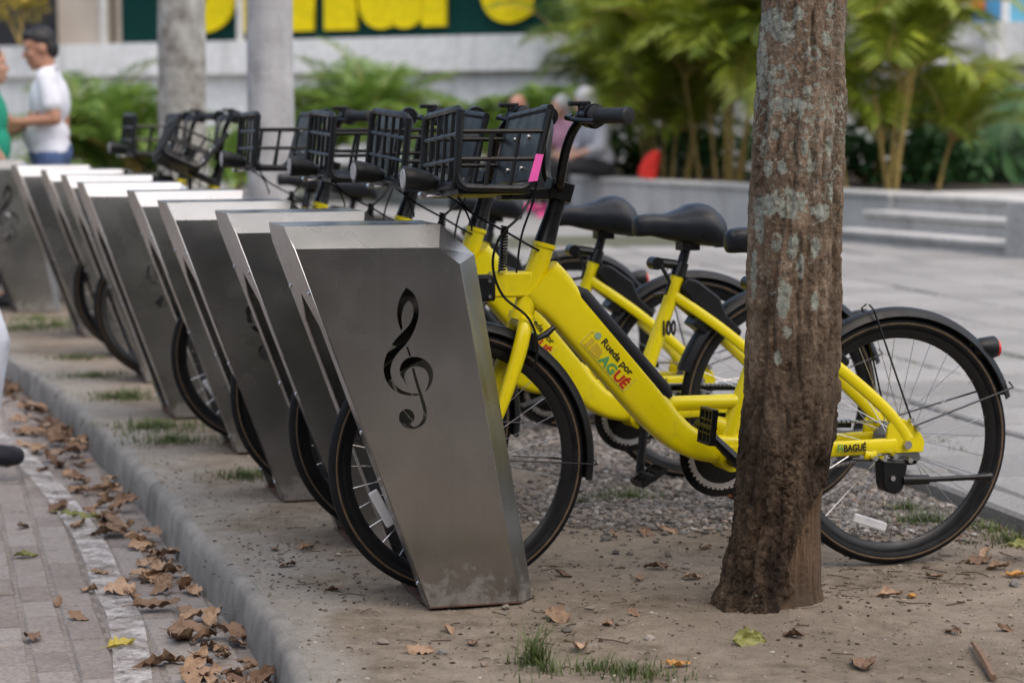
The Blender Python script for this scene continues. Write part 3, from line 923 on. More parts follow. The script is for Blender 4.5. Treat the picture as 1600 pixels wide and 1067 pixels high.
def fender(root, u, a0, a1, name, stays):
    t = MB(); pr = []
    for k in range(9):
        q = -1 + 2 * k / 8
        pr.append((RW + 0.026 - 0.020 * q ** 4 - 0.003 * q * q, 0.033 * q))
    pr2 = [(r - 0.003, y * 0.93) for r, y in reversed(pr)]
    t.ring((u, 0, RW), pr + pr2, a0, a1, 40)
    f = t.build(name, MAT['black_plastic'], root)
    for (p0, p1) in stays:
        for s in (-1, 1):
            t = MB(); t.tube([(p0[0], s * 0.062, p0[1]), (p1[0], s * 0.035, p1[1]), (p1[0], s * 0.012, p1[1] + 0.008)], 0.0026, 6)
            t.build('stay', MAT['black_gloss'], f)
    return f

def text_mesh(body, size, bold=0.0, extr=0.0006):
    cu = bpy.data.curves.new('lettering', 'FONT'); cu.body = body; cu.size = size; cu.extrude = extr; cu.offset = bold; cu.resolution_u = 4
    ob = bpy.data.objects.new('lettering', cu); COL.objects.link(ob)
    dg = bpy.context.evaluated_depsgraph_get(); me = bpy.data.meshes.new_from_object(ob.evaluated_get(dg)); bpy.data.objects.remove(ob)
    w = max((v.co.x for v in me.vertices), default=0)
    me.materials.clear()
    return me, w
def put_text(body, size, mat, origin, xd, parent, y, bold=0.0, width=None, name='lettering'):
    # text on the near side: xd = reading direction in (u, z)
    me, w = text_mesh(body, size, bold)
    sx = (width / w) if width else 1.0
    X = Vector((xd[0], 0, xd[1])).normalized(); Z = Vector((0, 1, 0)); U = Z.cross(X)
    for v in me.vertices:
        c = v.co.copy()
        v.co = Vector((origin[0], y, origin[1])) + X * c.x * sx + U * c.y + Z * c.z
    me.materials.append(mat)
    return link(bpy.data.objects.new(name, me), parent)

def make_bike():
    B = empty('share_bike')
    fr = MB()
    # big down tube sweeping into the bottom bracket
    ctr = spline([(1.032, 0.815), (0.995, 0.778), (0.955, 0.733), (0.84, 0.603), (0.735, 0.484), (0.676, 0.419), (0.618, 0.374), (0.55, 0.350), (0.46, 0.345)], 6)
    k = len(ctr)
    hn = [float(np.interp(i / (k - 1), [0, 0.1, 0.25, 0.5, 0.62, 0.75, 1.0], [0.064, 0.064, 0.056, 0.053, 0.046, 0.040, 0.037])) for i in range(k)]
    fr.sweep(ctr, 0.034, hn, 32, 4.5)
    down = fr.build('frame', MAT['yellow'], B, 40)
    t = MB(); t.tube([(1.078, 0, 0.718), (1.018, 0, 0.903)], 0.0285, 18); t.tube([(1.081, 0, 0.708), (1.0755, 0, 0.725)], 0.035, 20); t.tube([(1.0195, 0, 0.897), (1.0165, 0, 0.908)], 0.0315, 20)
    t.build('head_tube', MAT['yellow'], down)
    t = MB(); t.sweep(spline([(0.715, 0.470), (0.67, 0.4735), (0.60, 0.473), (0.45, 0.473)], 5), 0.02, 0.0205, 14)
    t.build('top_tube', MAT['yellow'], down)
    t = MB(); t.tube([(0.353, 0, 0.762), (0.395, 0, 0.645), (0.50, 0, 0.365)], [0.0215, 0.022, 0.026], 16)
    t.tube([(0.500, -0.045, 0.322), (0.500, 0.045, 0.322)], 0.034, 18)
    t.sweep([(0.56, 0.43), (0.50, 0.40), (0.46, 0.372)], 0.014, [0.012, 0.03, 0.03], 12)
    t.build('seat_tube', MAT['yellow'], down)
    for s in (-1, 1):
        t = MB()
        P = spline([(0.375, 0.690, 0.012), (0.30, 0.637, 0.032), (0.20, 0.563, 0.052), (0.08, 0.462, 0.066), (0.02, 0.398, 0.069), (-0.008, 0.358, 0.070)], 5)
        t.sweep([(p[0], p[1]) for p in P], 0.010, 0.0165, 12, 2.6, [s * p[2] for p in P])
        t.build('seat_stay', MAT['yellow'], down)
        t = MB()
        P = spline([(0.475, 0.338, 0.030), (0.38, 0.337, 0.05), (0.25, 0.339, 0.062), (0.03, 0.343, 0.070)], 5)
        t.sweep([(p[0], p[1]) for p in P], 0.010, [0.026] * 6 + [0.0215] * (len(P) - 6), 12, 3.0, [s * p[2] for p in P])
        t.prism([(0.045, 0.322), (-0.052, 0.322), (-0.056, 0.350), (-0.045, 0.372), (-0.012, 0.405), (0.03, 0.425), (0.055, 0.40), (0.06, 0.36)], s * 0.0655, s * 0.0755)
        t.build('chain_stay', MAT['yellow'], down, 40, 0.002)
        t = MB()
        for (u, z, r) in ((-0.0, 0.345, 0.012), (-0.030, 0.388, 0.007), (-0.012, 0.412, 0.007)):
            t.tube([(u, s * 0.070, z), (u, s * 0.088, z)], r, 8)
        t.build('axle_nut', MAT['silver'], down)
    # head gusset weld rib and docking arm
    t = MB(); t.box((1.11, 0, 0.803), (0.11, 0.05, 0.066)); arm = t.build('docking_arm', MAT['yellow'], B, 40, 0.006)
    t = MB(); t.box((1.205, 0, 0.795), (0.095, 0.062, 0.066)); t.build('lock_block', MAT['black_plastic'], arm, 40, 0.006)
    for (u, z) in ((1.175, 0.775), (1.215, 0.775), (1.175, 0.815)):
        t = MB(); t.tube([(u, 0.03, z), (u, 0.0355, z)], 0.005, 8); t.build('bolt', MAT['dullmetal'], arm)
    # battery cover on the upper side of the down tube
    t = MB(); d = np.array([-0.663, -0.749]); nup = np.array([-0.749, 0.663])
    a = np.array([0.934, 0.785]) + nup * 0.003; b = np.array([0.674, 0.492]) + nup * 0.003
    t.sweep([tuple(a - nup * 0.006), tuple(a + d * 0.02 - nup * 0.002), tuple(b - d * 0.02 - nup * 0.002), tuple(b - nup * 0.006)], [0.026, 0.0315, 0.0315, 0.026], [0.016, 0.024, 0.024, 0.016], 16, 4.0)
    t.build('battery_cover', MAT['battery'], down, 40)
    # lettering on the down tube, near side
    y = 0.0348
    def along(s, h): q = np.array([0.938, 0.81]) + d * s + nup * h; return (float(q[0]), float(q[1]))
    put_text('Rueda por', 0.0265, MAT['text_black'], along(0.165, -0.0585), d, down, y, 0.0005, 0.122)
    for (txt, s0, wdt, mt) in (('IB', 0.136, 0.058, 'text_dull'), ('AG', 0.197, 0.054, 'text_green'), ('UÉ', 0.254, 0.047, 'text_red')):
        put_text(txt, 0.037, MAT[mt], along(s0, -0.094), d, down, y, 0.0013, wdt)
    t = MB(); c = along(0.147, -0.053)
    t.tube([(c[0], y, c[1]), (c[0], y + 0.0006, c[1])], 0.0095, 16); t.build('round_mark', MAT['text_blue'], down)
    t = MB()
    box = [along(0.128, -0.1), along(0.126, -0.060), along(0.134, -0.052)]
    for i in range(2): t.tube([(box[i][0], y, box[i][1]), (box[i + 1][0], y, box[i + 1][1])], 0.0009, 4)
    box = [along(0.128, -0.1), along(0.306, -0.098), along(0.306, -0.052)]
    for i in range(2): t.tube([(box[i][0], y, box[i][1]), (box[i + 1][0], y, box[i + 1][1])], 0.0009, 4)
    t.build('sticker_outline', MAT['text_line'], down)
    put_text('FI', 0.029, MAT['text_green'], (0.209, 0.3335), (-1, 0.012), down, 0.0808, 0.0006, 0.016)
    put_text('BAGUÉ', 0.027, MAT['text_black'], (0.191, 0.334), (-1, 0.012), down, 0.0812, 0.0009, 0.068)
    # fork
    fk = MB()
    for s in (-1, 1):
        P = spline([(1.076, 0.715, 0.018), (1.086, 0.685, 0.045), (1.115, 0.590, 0.054), (1.165, 0.460, 0.054), (1.212, 0.385, 0.054), (FU, RW, 0.054)], 5)
        fk.tube([(p[0], s * p[2], p[1]) for p in P], [float(np.interp(i, [0, 8, len(P) - 1], [0.019, 0.020, 0.012])) for i in range(len(P))], 14)
    fk.tube([(1.078, -0.045, 0.700), (1.078, 0.045, 0.700)], 0.020, 12)
    fork = fk.build('fork', MAT['yellow'], B)
    t = MB(); t.tube([(1.049, 0.03, 0.66), (1.02, 0.035, 0.675), (1.0, 0.035, 0.692)], [0.007, 0.009, 0.006], 8); t.box((1.066, 0.03, 0.655), (0.03, 0.02, 0.045)); t.build('brake_caliper', MAT['black_gloss'], fork)
    # wheels and fenders
    make_wheel('front_wheel', FU, B); make_wheel('rear_wheel', 0, B, True)
    fender(B, FU, R_(78), R_(190), 'front_fender', [((FU - 0.02, 0.36), (FU - 0.372, 0.325))])
    rf = fender(B, 0, R_(18.5), R_(18.5), 'tmp', []) if False else None
    rfd = fender(B, 0, R_(18), R_(162), 'rear_fender', [])
    for m_ in (rfd,): pass
    for (p0, p1) in (((-0.02, 0.395), (-0.348, 0.485)), ((-0.012, 0.412), (0.085, 0.712))):
        for s in (-1, 1):
            t = MB(); t.tube([(p0[0], s * 0.08, p0[1]), (p1[0], s * 0.037, p1[1]), (p1[0] * 1.005, s * 0.01, p1[1] + 0.012)], 0.0027, 6); t.build('stay', MAT['black_gloss'], rfd)
    t = MB(); M = Matrix.Rotation(R_(-12), 3, 'Y')
    t.tube([(-0.235, 0, 0.592), (-0.262, 0, 0.594), (-0.304, 0, 0.596), (-0.308, 0, 0.596)], [0.018, 0.028, 0.031, 0.029], 18)
    tl = t.build('tail_light', MAT['black_plastic'], B, 40, 0.005)
    t = MB(); t.tube([(-0.306, 0, 0.592), (-0.316, 0, 0.592), (-0.318, 0, 0.592)], [0.024, 0.024, 0.018], 16); t.build('red_lens', MAT['red'], tl)
    # stem and handlebar
    t = MB(); t.tube([(1.020, 0, 0.896), (1.017, 0, 0.905), (0.998, 0, 0.965), (0.975, 0, 1.035)], [0.031, 0.0285, 0.0235, 0.0215], 16)
    t.box((0.978, 0, 1.045), (0.062, 0.066, 0.050), Matrix.Rotation(R_(-17), 3, 'Y'))
    t.build('stem', MAT['black_gloss'], B, 40, 0.004)
    hb = MB()
    right = [(0.985, 0.0, 1.052), (0.987, 0.035, 1.055), (0.992, 0.062, 1.085), (0.985, 0.080, 1.15), (0.972, 0.10, 1.20), (0.962, 0.14, 1.228), (0.950, 0.19, 1.236), (0.905, 0.31, 1.238)]
    path = [(p[0], -p[1], p[2]) for p in reversed(right)] + right[1:]
    hb.tube(spline(path, 5), 0.0125, 12)
    hbo = hb.build('handlebar', MAT['black_gloss'], B)
    for s in (-1, 1):
        t = MB()
        gp = [(0.9495, 0.198, 1.2362), (0.948, 0.20, 1.2364), (0.9435, 0.213, 1.2366), (0.943, 0.214, 1.2367), (0.912, 0.297, 1.238), (0.909, 0.303, 1.238), (0.903, 0.318, 1.238), (0.902, 0.320, 1.238)]
        t.tube([(p[0], s * p[1], p[2]) for p in gp], [0.024, 0.0275, 0.0275, 0.0200, 0.0195, 0.0215, 0.0215, 0.017], 16)
        t.build('grip', MAT['grip'], hbo)
        t = MB()
        t.tube([(0.955, s * 0.166, 1.236), (0.9485, s * 0.196, 1.236)], [0.029, 0.032], 20)
        for q in range(18):
            a = 2 * PI * q / 18
            t.box((0.9525 + 0, s * 0.178, 1.236), (0.005, 0.03, 0.005), Matrix.Identity(3)) if False else None
        t.build('twist_shifter', MAT['black_plastic'], hbo)
        t = MB()
        t.tube([(0.966, s * 0.142, 1.232), (0.960, s * 0.162, 1.235)], 0.019, 12)
        t.tube([(0.995, s * 0.15, 1.236), (1.015, s * 0.175, 1.232), (1.005, s * 0.235, 1.226), (0.982, s * 0.285, 1.223)], [0.007, 0.0075, 0.006, 0.0065], 8)
        t.build('brake_lever', MAT['black_gloss'], hbo, 40)
    t = MB(); t.box((0.975, 0.155, 1.268), (0.055, 0.028, 0.013)); t.tube([(0.972, 0.16, 1.236), (0.972, 0.16, 1.264)], 0.009, 8)
    t.build('bell', MAT['black_plastic'], hbo, 40, 0.006)
    # basket
    bk = empty('basket', (1.18, 0, 1.045), 0, B)
    def rel(p): return (p[0] - 1.18, p[1], p[2] - 1.045)
    W = 0.168
    def rod(mbx, pts, r=0.0045, n=6, **k): mbx.tube([rel(p) for p in pts], r, n, **k)
    def fz(z): return 1.302 - (z - 1.045) * 0.085          # front panel leans a little
    def bz(z): return 1.105 - (z - 1.045) * 0.27           # back panel leans to the rider
    t = MB(); rc = 0.03
    corners = []
    for (sy, z, ax) in ((1, 1.245, 0), (-1, 1.245, 90), (-1, 1.055, 180), (1, 1.055, 270)):
        for q in range(5):
            a = R_(ax + q * 22.5)
            cy = sy * (W - rc); cz = z - rc if z > 1.15 else z + rc
            corners.append((cy + rc * math.cos(a), cz + rc * math.sin(a)))
    rod(t, [(fz(z), yv, z) for yv, z in corners], 0.0102, 8, closed=True)
    t.build('front_rim', MAT['black_plastic'], bk)
    for yv in (-0.10, -0.033, 0.033, 0.10):
        t = MB(); rod(t, [(fz(1.245), yv, 1.245), (fz(1.055), yv, 1.055)], 0.0056); t.build('front_bar', MAT['black_plastic'], bk)
    for z in (1.118, 1.182):
        t = MB(); rod(t, [(fz(z), -W, z), (fz(z), W, z)], 0.0062); t.build('front_bar', MAT['black_plastic'], bk)
    for s in (-1, 1):
        t = MB()
        side = spline([(fz(1.24), s * W, 1.24), (fz(1.12), s * W, 1.12), (fz(1.075) - 0.001, s * W, 1.075), (1.285, s * W, 1.053), (1.26, s * W, 1.047), (1.15, s * W, 1.044), (1.125, s * W, 1.047), (1.103, s * W, 1.065), (bz(1.10), s * W, 1.10), (bz(1.24), s * W, 1.24)], 4)
        rod(t, side, 0.0102, 8); t.build('side_rim', MAT['black_plastic'], bk)
        for z in (1.118, 1.187):
            t = MB(); rod(t, [(fz(z), s * W, z), (bz(z), s * W, z)], 0.0066); t.build('side_rail', MAT['black_plastic'], bk)
        for f in (0.38, 0.70):
            t = MB(); rod(t, [(fz(1.187) * (1 - f) + bz(1.187) * f, s * W, 1.187), (fz(1.05) * (1 - f) + bz(1.05) * f, s * W, 1.046)], 0.0058); t.build('side_bar', MAT['black_plastic'], bk)
    t = MB()
    V = [rel((bz(1.065), -W + .008, 1.065)), rel((bz(1.065), W - .008, 1.065)), rel((bz(1.235), W - .008, 1.235)), rel((bz(1.235), -W + .008, 1.235))]
    t.add(V, [(0, 1, 2, 3)])
    o = t.build('back_plate', MAT['black_plastic'], bk, 0); so = o.modifiers.new('s', 'SOLIDIFY'); so.thickness = 0.012; so.offset = 0
    t = MB(); rod(t, [(bz(1.245), -W, 1.245), (bz(1.245), W, 1.245)], 0.0102, 8); t.build('back_rim', MAT['black_plastic'], bk)
    t = MB(); 
    for yv in (-0.06, 0.06):
        for z in (1.10, 1.18): 
            t.tube([rel((bz(z) + 0.004, yv, z)), rel((bz(z) + 0.011, yv, z))], 0.006, 8)
    t.build('screw', MAT['silver'], bk)
    t = MB()
    for q in range(7):
        u = 1.115 + q * 0.029
        t.tube([rel((u, -W, 1.048)), rel((u, W, 1.048))], 0.004, 5)
    t.box(rel((1.20, 0, 1.040)), (0.19, 2 * W - 0.02, 0.016))
    t.build('tray', MAT['black_plastic'], bk, 30)
    t = MB(); t.box(rel((1.07, 0, 1.036)), (0.14, 0.05, 0.03))
    t.build('support_arm', MAT['black_gloss'], bk, 0, 0.005)
    # headlight on a wire bracket ahead of the basket
    hl = MB()
    hl.tube([(1.395, 0, 1.078), (1.392, 0, 1.078), (1.37, 0, 1.076), (1.33, 0, 1.070), (1.305, 0, 1.065)], [0.031, 0.033, 0.031, 0.025, 0.016], 18)
    h = hl.build('headlight', MAT['black_plastic'], B)
    t = MB(); t.tube([(1.392, 0, 1.078), (1.398, 0, 1.078)], [0.028, 0.024], 16); t.build('lens', MAT['lens'], h)
    t = MB(); t.tube([(1.345, 0.0, 1.045), (1.345, 0, 1.032), (1.28, 0.0, 1.036), (1.15, 0, 1.036)], 0.004, 8); t.tube([(1.345, -0.012, 1.036), (1.345, 0.012, 1.036)], 0.009, 8); t.build('bracket', MAT['silver'], h)
    # cables
    def cable(pts, r=0.0032):
        t = MB(); t.tube(spline(pts, 7), r, 6); t.build('cable', MAT['black_gloss'], B)
    cable([(1.06, 0.03, 1.03), (1.10, 0.05, 0.98), (1.155, 0.06, 0.93), (1.175, 0.06, 0.86), (1.15, 0.065, 0.78), (1.08, 0.06, 0.72), (1.055, 0.06, 0.65), (1.065, 0.06, 0.58)], 0.0035)
    cable([(1.25, 0.0, 1.03), (1.22, 0.02, 0.99), (1.13, 0.03, 0.94), (1.06, 0.03, 0.90), (1.035, 0.02, 0.89)], 0.003)
    cable([(1.31, 0.0, 1.05), (1.25, 0.03, 1.01), (1.225, 0.03, 0.965), (1.222, 0.03, 0.945)], 0.0028)
    cable([(1.04, 0.04, 1.16), (1.05, 0.05, 1.10), (1.06, 0.04, 1.02), (1.09, 0.035, 0.93), (1.10, 0.022, 0.834)], 0.003)
    t = MB(); pts = []
    for q in range(120):
        f = q / 119; a = f * 2 * PI * 15
        c = Vector((1.135 + 0.008 * f, 0.035, 0.955 - 0.115 * f))
        pts.append(c + Vector((math.cos(a) * 0.009, math.sin(a) * 0.009, 0)))
    t.tube(pts, 0.003, 5); t.build('coiled_cable', MAT['black_gloss'], B)
    # saddle
    t = MB(); S = [  # u, z top, half width, thickness
        (0.508, 0.910, 0.006, 0.012), (0.503, 0.928, 0.022, 0.052), (0.485, 0.938, 0.031, 0.066), (0.44, 0.942, 0.036, 0.070), (0.39, 0.942, 0.046, 0.080), (0.34, 0.953, 0.070, 0.100), (0.29, 0.970, 0.096, 0.123), (0.245, 0.970, 0.107, 0.130), (0.212, 0.950, 0.103, 0.110), (0.195, 0.932, 0.086, 0.080), (0.187, 0.905, 0.05, 0.03)]
    V = []; n = 20
    S = [(0.508 - (0.508 - u) * 0.885, z, w, th) for (u, z, w, th) in S]
    SS = spline(S, 4)
    for (u, zt, hw, th) in SS:
        for j in range(n):
            a = 2 * PI * j / n; cy, sz = math.cos(a), math.sin(a)
            yv = hw * math.copysign(abs(cy) ** 0.8, cy)
            zz = zt - th / 2 + th / 2 * math.copysign(abs(sz) ** 0.7, sz)
            V.append((u, yv, zz - 0.014 * max(0, hw - 0.04) / 0.06 * (abs(cy) ** 2) ))
    Fs = []
    for i in range(len(SS) - 1):
        for j in range(n): Fs.append((i * n + j, i * n + (j + 1) % n, (i + 1) * n + (j + 1) % n, (i + 1) * n + j))
    Fs += [tuple(range(n)), tuple(range((len(SS) - 1) * n, len(SS) * n))]
    t.add(V, Fs); sdl = t.build('saddle', MAT['saddle'], B, 60)
    t = MB()
    for s in (-1, 1):
        t.tube([(0.46, s * 0.018, 0.90), (0.40, s * 0.022, 0.866), (0.30, s * 0.022, 0.856), (0.24, s * 0.04, 0.88)], 0.0038, 6)
        t.tube([(0.245, s * 0.055, 0.882), (0.245, s * 0.055, 0.838)], 0.017, 10)
    t.box((0.325, 0, 0.850), (0.06, 0.05, 0.045)); t.build('saddle_rail', MAT['black_gloss'], sdl, 40)
    t = MB(); t.tube([(0.325, 0, 0.852), (0.340, 0, 0.80), (0.355, 0, 0.757)], [0.014, 0.0155, 0.0155], 12); t.tube([(0.343, 0, 0.79), (0.358, 0, 0.748)], [0.021, 0.0245], 14); sp = t.build('seat_post', MAT['black_gloss'], B)
    t = MB(); t.tube([(0.365, 0, 0.785), (0.41, 0.0, 0.79), (0.435, 0, 0.79)], [0.014, 0.016, 0.018], 10); t.tube([(0.435, -0.022, 0.79), (0.435, 0.022, 0.79)], 0.02, 12); t.tube([(0.425, 0.02, 0.785), (0.40, 0.03, 0.735), (0.412, 0.03, 0.70), (0.45, 0.028, 0.695)], 0.006, 8); t.build('seat_clamp', MAT['black_gloss'], sp)
    # electronic lock box over the seat stays
    t = MB(); t.prism([(0.360, 0.712), (0.340, 0.748), (0.302, 0.735), (0.228, 0.682), (0.205, 0.628), (0.150, 0.576), (0.156, 0.558), (0.185, 0.566), (0.325, 0.672)], -0.034, 0.034)
    t.build('lock_box', MAT['black_plastic'], B, 40, 0.007)
    t = MB(); t.box((0.293, 0, 0.598), (0.05, 0.07, 0.03), Matrix.Rotation(R_(-35), 3, 'Y')); t.build('lock_bracket', MAT['black_gloss'], B, 40, 0.003)
    # crank, pedals, chainring, chain
    ck = empty('crankset', (0.500, 0, 0.322), 0, B)
    t = MB(); t.ring((0, 0, 0), [(0.100, -0.052), (0.115, -0.050), (0.115, -0.043), (0.100, -0.041)], n=40); t.ring((0, 0, 0), [(0.02, -0.050), (0.100, -0.049), (0.100, -0.045), (0.02, -0.043)], n=40); t.build('chain_guard', MAT['black_gloss'], ck)
    t = MB(); 
    for q in range(42):
        a = 2 * PI * q / 42
        t.box((0.0925 * math.cos(a), -0.039, 0.0925 * math.sin(a)), (0.006, 0.003, 0.008), Matrix.Rotation(-a, 3, 'Y'))
    t.ring((0, 0, 0), [(0.078, -0.041), (0.091, -0.041), (0.091, -0.037), (0.078, -0.037)], n=40); t.build('chainring', MAT['silver'], ck)
    for s, (du, dz) in ((1, (0.118, 0.110)), (-1, (-0.118, -0.110))):
        t = MB(); yv = s * 0.075
        t.tube([(0, s * 0.045, 0), (0, s * 0.088, 0)], 0.019, 14)
        t.tube([(0, yv, 0), (du * 0.5, yv + s * 0.006, dz * 0.5), (du, yv + s * 0.012, dz)], [0.0165, 0.013, 0.0135], 10)
        cr = t.build('crank_arm', MAT['black_gloss'], ck)
        t = MB(); pc = Vector((du, s * 0.155, dz)); M = Matrix.Rotation(R_(84 if s > 0 else 25), 3, 'Y') @ Matrix.Rotation(R_(0), 3, 'X')
        t.tube([(du, s * 0.085, dz), (du, s * 0.20, dz)], 0.009, 8)
        for e in (-1, 1):
            t.box(pc + M @ Vector((e * 0.044, 0, 0)), (0.006, 0.082, 0.018), M)
            t.box(pc + M @ Vector((e * 0.018, 0, 0)), (0.005, 0.078, 0.014), M)
            t.box(pc + M @ Vector((0, e * 0.040, 0)), (0.088, 0.006, 0.016), M)
            t.box(pc + M @ Vector((0, e * 0.013, 0)), (0.088, 0.005, 0.012), M)
        t.build('pedal', MAT['black_plastic'], ck, 0)
        t = MB()
        t.box(pc + M @ Vector((0.0485, 0, 0)), (0.003, 0.045, 0.011), M)
        if s < 0: t.build('pedal_reflector', MAT['orange'], ck, 0)
    t = MB(); yv = -0.040
    up = [(0.50, 0.322 + 0.0935), (0.0, 0.345 + 0.047)]; lo = [(0.50, 0.322 - 0.0935), (0.0, 0.345 - 0.047)]
    for (p, q) in (up, lo):
        m = 36
        for i in range(m):
            f0, f1 = i / m, (i + 0.72) / m
            t.tube([(p[0] + (q[0] - p[0]) * f0, yv, p[1] + (q[1] - p[1]) * f0), (p[0] + (q[0] - p[0]) * f1, yv, p[1] + (q[1] - p[1]) * f1)], 0.0045, 5)
    t.ring((0, 0, RW), [(0.03, -0.042), (0.046, -0.042), (0.046, -0.037), (0.03, -0.037)], n=24)
    t.build('chain', MAT['silver'], B, 0)
    t = MB(); t.box((0.28, -0.062, 0.395), (0.36, 0.012, 0.022), Matrix.Rotation(R_(-2.2), 3, 'Y')); t.build('chain_cover', MAT['black_gloss'], B, 0, 0.003)
    # rear brake drum and kickstand
    t = MB(); t.tube([(0.0, 0.045, 0.335), (0.0, 0.064, 0.335)], 0.046, 24); t.prism([(0.03, 0.318), (-0.045, 0.318), (-0.05, 0.30), (-0.02, 0.288), (0.02, 0.29)], 0.05, 0.066); t.build('brake_drum', MAT['dullmetal'], B, 40)
    t = MB(); t.prism([(0.083, 0.308), (0.010, 0.302), (0.006, 0.288), (0.018, 0.225), (0.04, 0.212), (0.072, 0.222), (0.078, 0.24)], 0.048, 0.098)
    ks = t.build('kickstand', MAT['black_plastic'], B, 40, 0.005)
    t = MB(); t.tube([(0.02, 0.092, 0.25), (-0.06, 0.092, 0.248), (-0.062, 0.092, 0.248), (-0.205, 0.092, 0.247), (-0.21, 0.092, 0.247), (-0.248, 0.092, 0.246), (-0.254, 0.092, 0.246)], [0.0145, 0.013, 0.0075, 0.0075, 0.009, 0.0145, 0.011], 12); t.build('leg', MAT['black_gloss'], ks)
    for (u, z) in ((0.045, 0.318), (0.078, 0.312), (0.105, 0.315), (0.0, 0.305), (0.052, 0.258)):
        t = MB(); t.tube([(u, 0.075, z), (u, 0.104, z)], 0.0075, 8); t.build('bolt', MAT['silver'], ks)
    t = MB(); t.sweep([(0.125, 0.322), (0.105, 0.318), (0.09, 0.322)], 0.005, 0.013, 8, 2.0, 0.075); t.build('stay_lug', MAT['yellow'], down)
    t = MB(); t.tube([(0.16, 0.07, 0.312), (0.09, 0.075, 0.305), (-0.03, 0.075, 0.30)], 0.004, 6); t.tube([(-0.035, 0.06, 0.298), (0.02, 0.06, 0.295)], 0.012, 8); t.build('brake_cable', MAT['black_gloss'], B)
    return B

BIKES = [  # head position, yaw, dock number
 ((0.081, 5.744), 0.301), ((-0.108, 6.53), 0.37), ((-0.356, 7.22), 0.30), ((-0.732, 8.42), 0.31), ((-1.42, 10.52), 0.33), ((-1.735, 11.62), 0.34)]
BL = ['nearest yellow share bike with pink tape on its basket, rear half behind the tree',
      'yellow share bike numbered 100 on the seat tube, locked into the second dock',
      'yellow share bike third from the camera, saddle just behind the nearest head tube',
      'yellow share bike fourth from the camera, its basket in front of the grey pole',
      'yellow share bike with its basket tilted nose up, second from the far end',
      'farthest yellow share bike, headlight showing left of the tilted basket']
proto_bike = make_bike()
bikes = [proto_bike]
for i in range(1, len(BIKES)): bikes.append(copy_tree(proto_bike))
for b, ((x, y), yaw), lb in zip(bikes, BIKES, BL):
    hx, hy = x + 1.02 * math.cos(yaw), y + 1.02 * math.sin(yaw)
    b.location = (hx, hy, 0.004); b.rotation_euler = (0, 0, PI + yaw)
    tag(b, lb, 'bicycle', 'yellow share bikes locked in the docks')
def child(o, nm):
    for c in o.children:
        if c.name.split('.')[0] == nm: return c
# individual traits
t = MB(); t.add([(1.118 - 1.18, 0.178, 1.118 - 1.045), (1.098 - 1.18, 0.178, 1.116 - 1.045), (1.116 - 1.18, 0.178, 1.050 - 1.045), (1.140 - 1.18, 0.178, 1.048 - 1.045)], [(0, 1, 2, 3)])
o = t.build('pink_tape', MAT['pink'], child(bikes[0], 'basket'), 0); o.location = (-0.022, 0.002, 0.012); s_ = o.modifiers.new('s', 'SOLIDIFY'); s_.thickness = 0.002
o['label'] = 'bright pink tape on the rear corner of the basket'
fr2 = child(bikes[1], 'frame')
put_text('100', 0.060, MAT['text_black'], (0.424, 0.572), (-1, 0.0), fr2, 0.0245, 0.003, 0.050, 'number')
bikes[1].children[0]
for bi, rot in ((1, 125), (2, 60), (3, 200), (4, 95), (5, 30)):
    child(bikes[bi], 'crankset').rotation_euler = (0, R_(rot), 0)
h6 = child(bikes[4], 'headlight'); h6.rotation_euler = (0, R_(18), 0); h6.location = (-0.36, 0, 0.33)
bk6 = child(bikes[4], 'basket')
for bi, rx_ in ((0, 4.0), (1, -3.0), (2, -1.5), (3, 1.0)):
    child(bikes[bi], 'basket').rotation_euler = (R_(rx_), 0, 0)
bk6.rotation_euler = (R_(8), R_(-24), R_(-6)); bk6.location = (1.18, 0.02, 1.005)
for w in ('front_wheel',):
    wh = child(bikes[4], w)
    for c in wh.children:
        if c.name.startswith('rim'):
            c.data = c.data.copy(); c.data.materials[0] = MAT['dullmetal']
# steering angle of each front wheel differs a little, wheels turned to other spoke positions
for b, a, sp in zip(bikes, (0, 3, -2, 2, 4, -3), (0, 35, 80, 8, 120, 60)):
    for w in ('front_wheel', 'rear_wheel'):
        wh = child(b, w); wh.rotation_euler = (0, R_(sp), 0)
# ------------------------------------------------------------------ pixel helpers (camera model used to find where things stand)
_c, _s = math.cos(0.101), math.sin(0.101)
def ray(px, py):
    u = (px - 800) / 3450; v = (533.5 - py) / 3450
    return np.array([u, _c + v * _s, -_s + v * _c])
def ground_at(px, py, z=0.0):
    r = ray(px, py); t = (z - 1.237) / r[2]
    return np.array([0, 0, 1.237]) + r * t
def at_depth(px, y):
    return (px - 800) / 3450 * y
def project(V):
    x, y, z = V[:, 0], V[:, 1], V[:, 2] - 1.237
    d = y * _c - z * _s; v = y * _s + z * _c
    return 800 + 3450 * x / d, 533.5 - 3450 * v / d

def leaf_mat(name, lo, hi, rough=0.45, trans=0.35):
    m = NT(name); oi = m.n('ObjectInfo'); co = m.pos()
    f = m.noise(co, 6, 3)
    c = m.ramp(f, [(0.3, lo), (0.7, hi)]); m.col(c); m.rough(rough)
    tr = m.n('BsdfTranslucent'); m.l(c, tr.inputs[0]); mx = m.n('MixShader'); mx.inputs[0].default_value = trans
    m.l(m.b.outputs[0], mx.inputs[1]); m.l(tr.outputs[0], mx.inputs[2]); m.l(mx.outputs[0], m.t.nodes['Material Output'].inputs[0])
    return m.mat
MAT['palm_leaf'] = leaf_mat('palm_leaf', (0.09, 0.15, 0.010), (0.32, 0.36, 0.03))
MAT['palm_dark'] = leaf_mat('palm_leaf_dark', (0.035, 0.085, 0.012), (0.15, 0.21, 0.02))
MAT['cane'] = simple('palm_cane', (0.36, 0.25, 0.07), 0.6, var=0.4, scale=3)
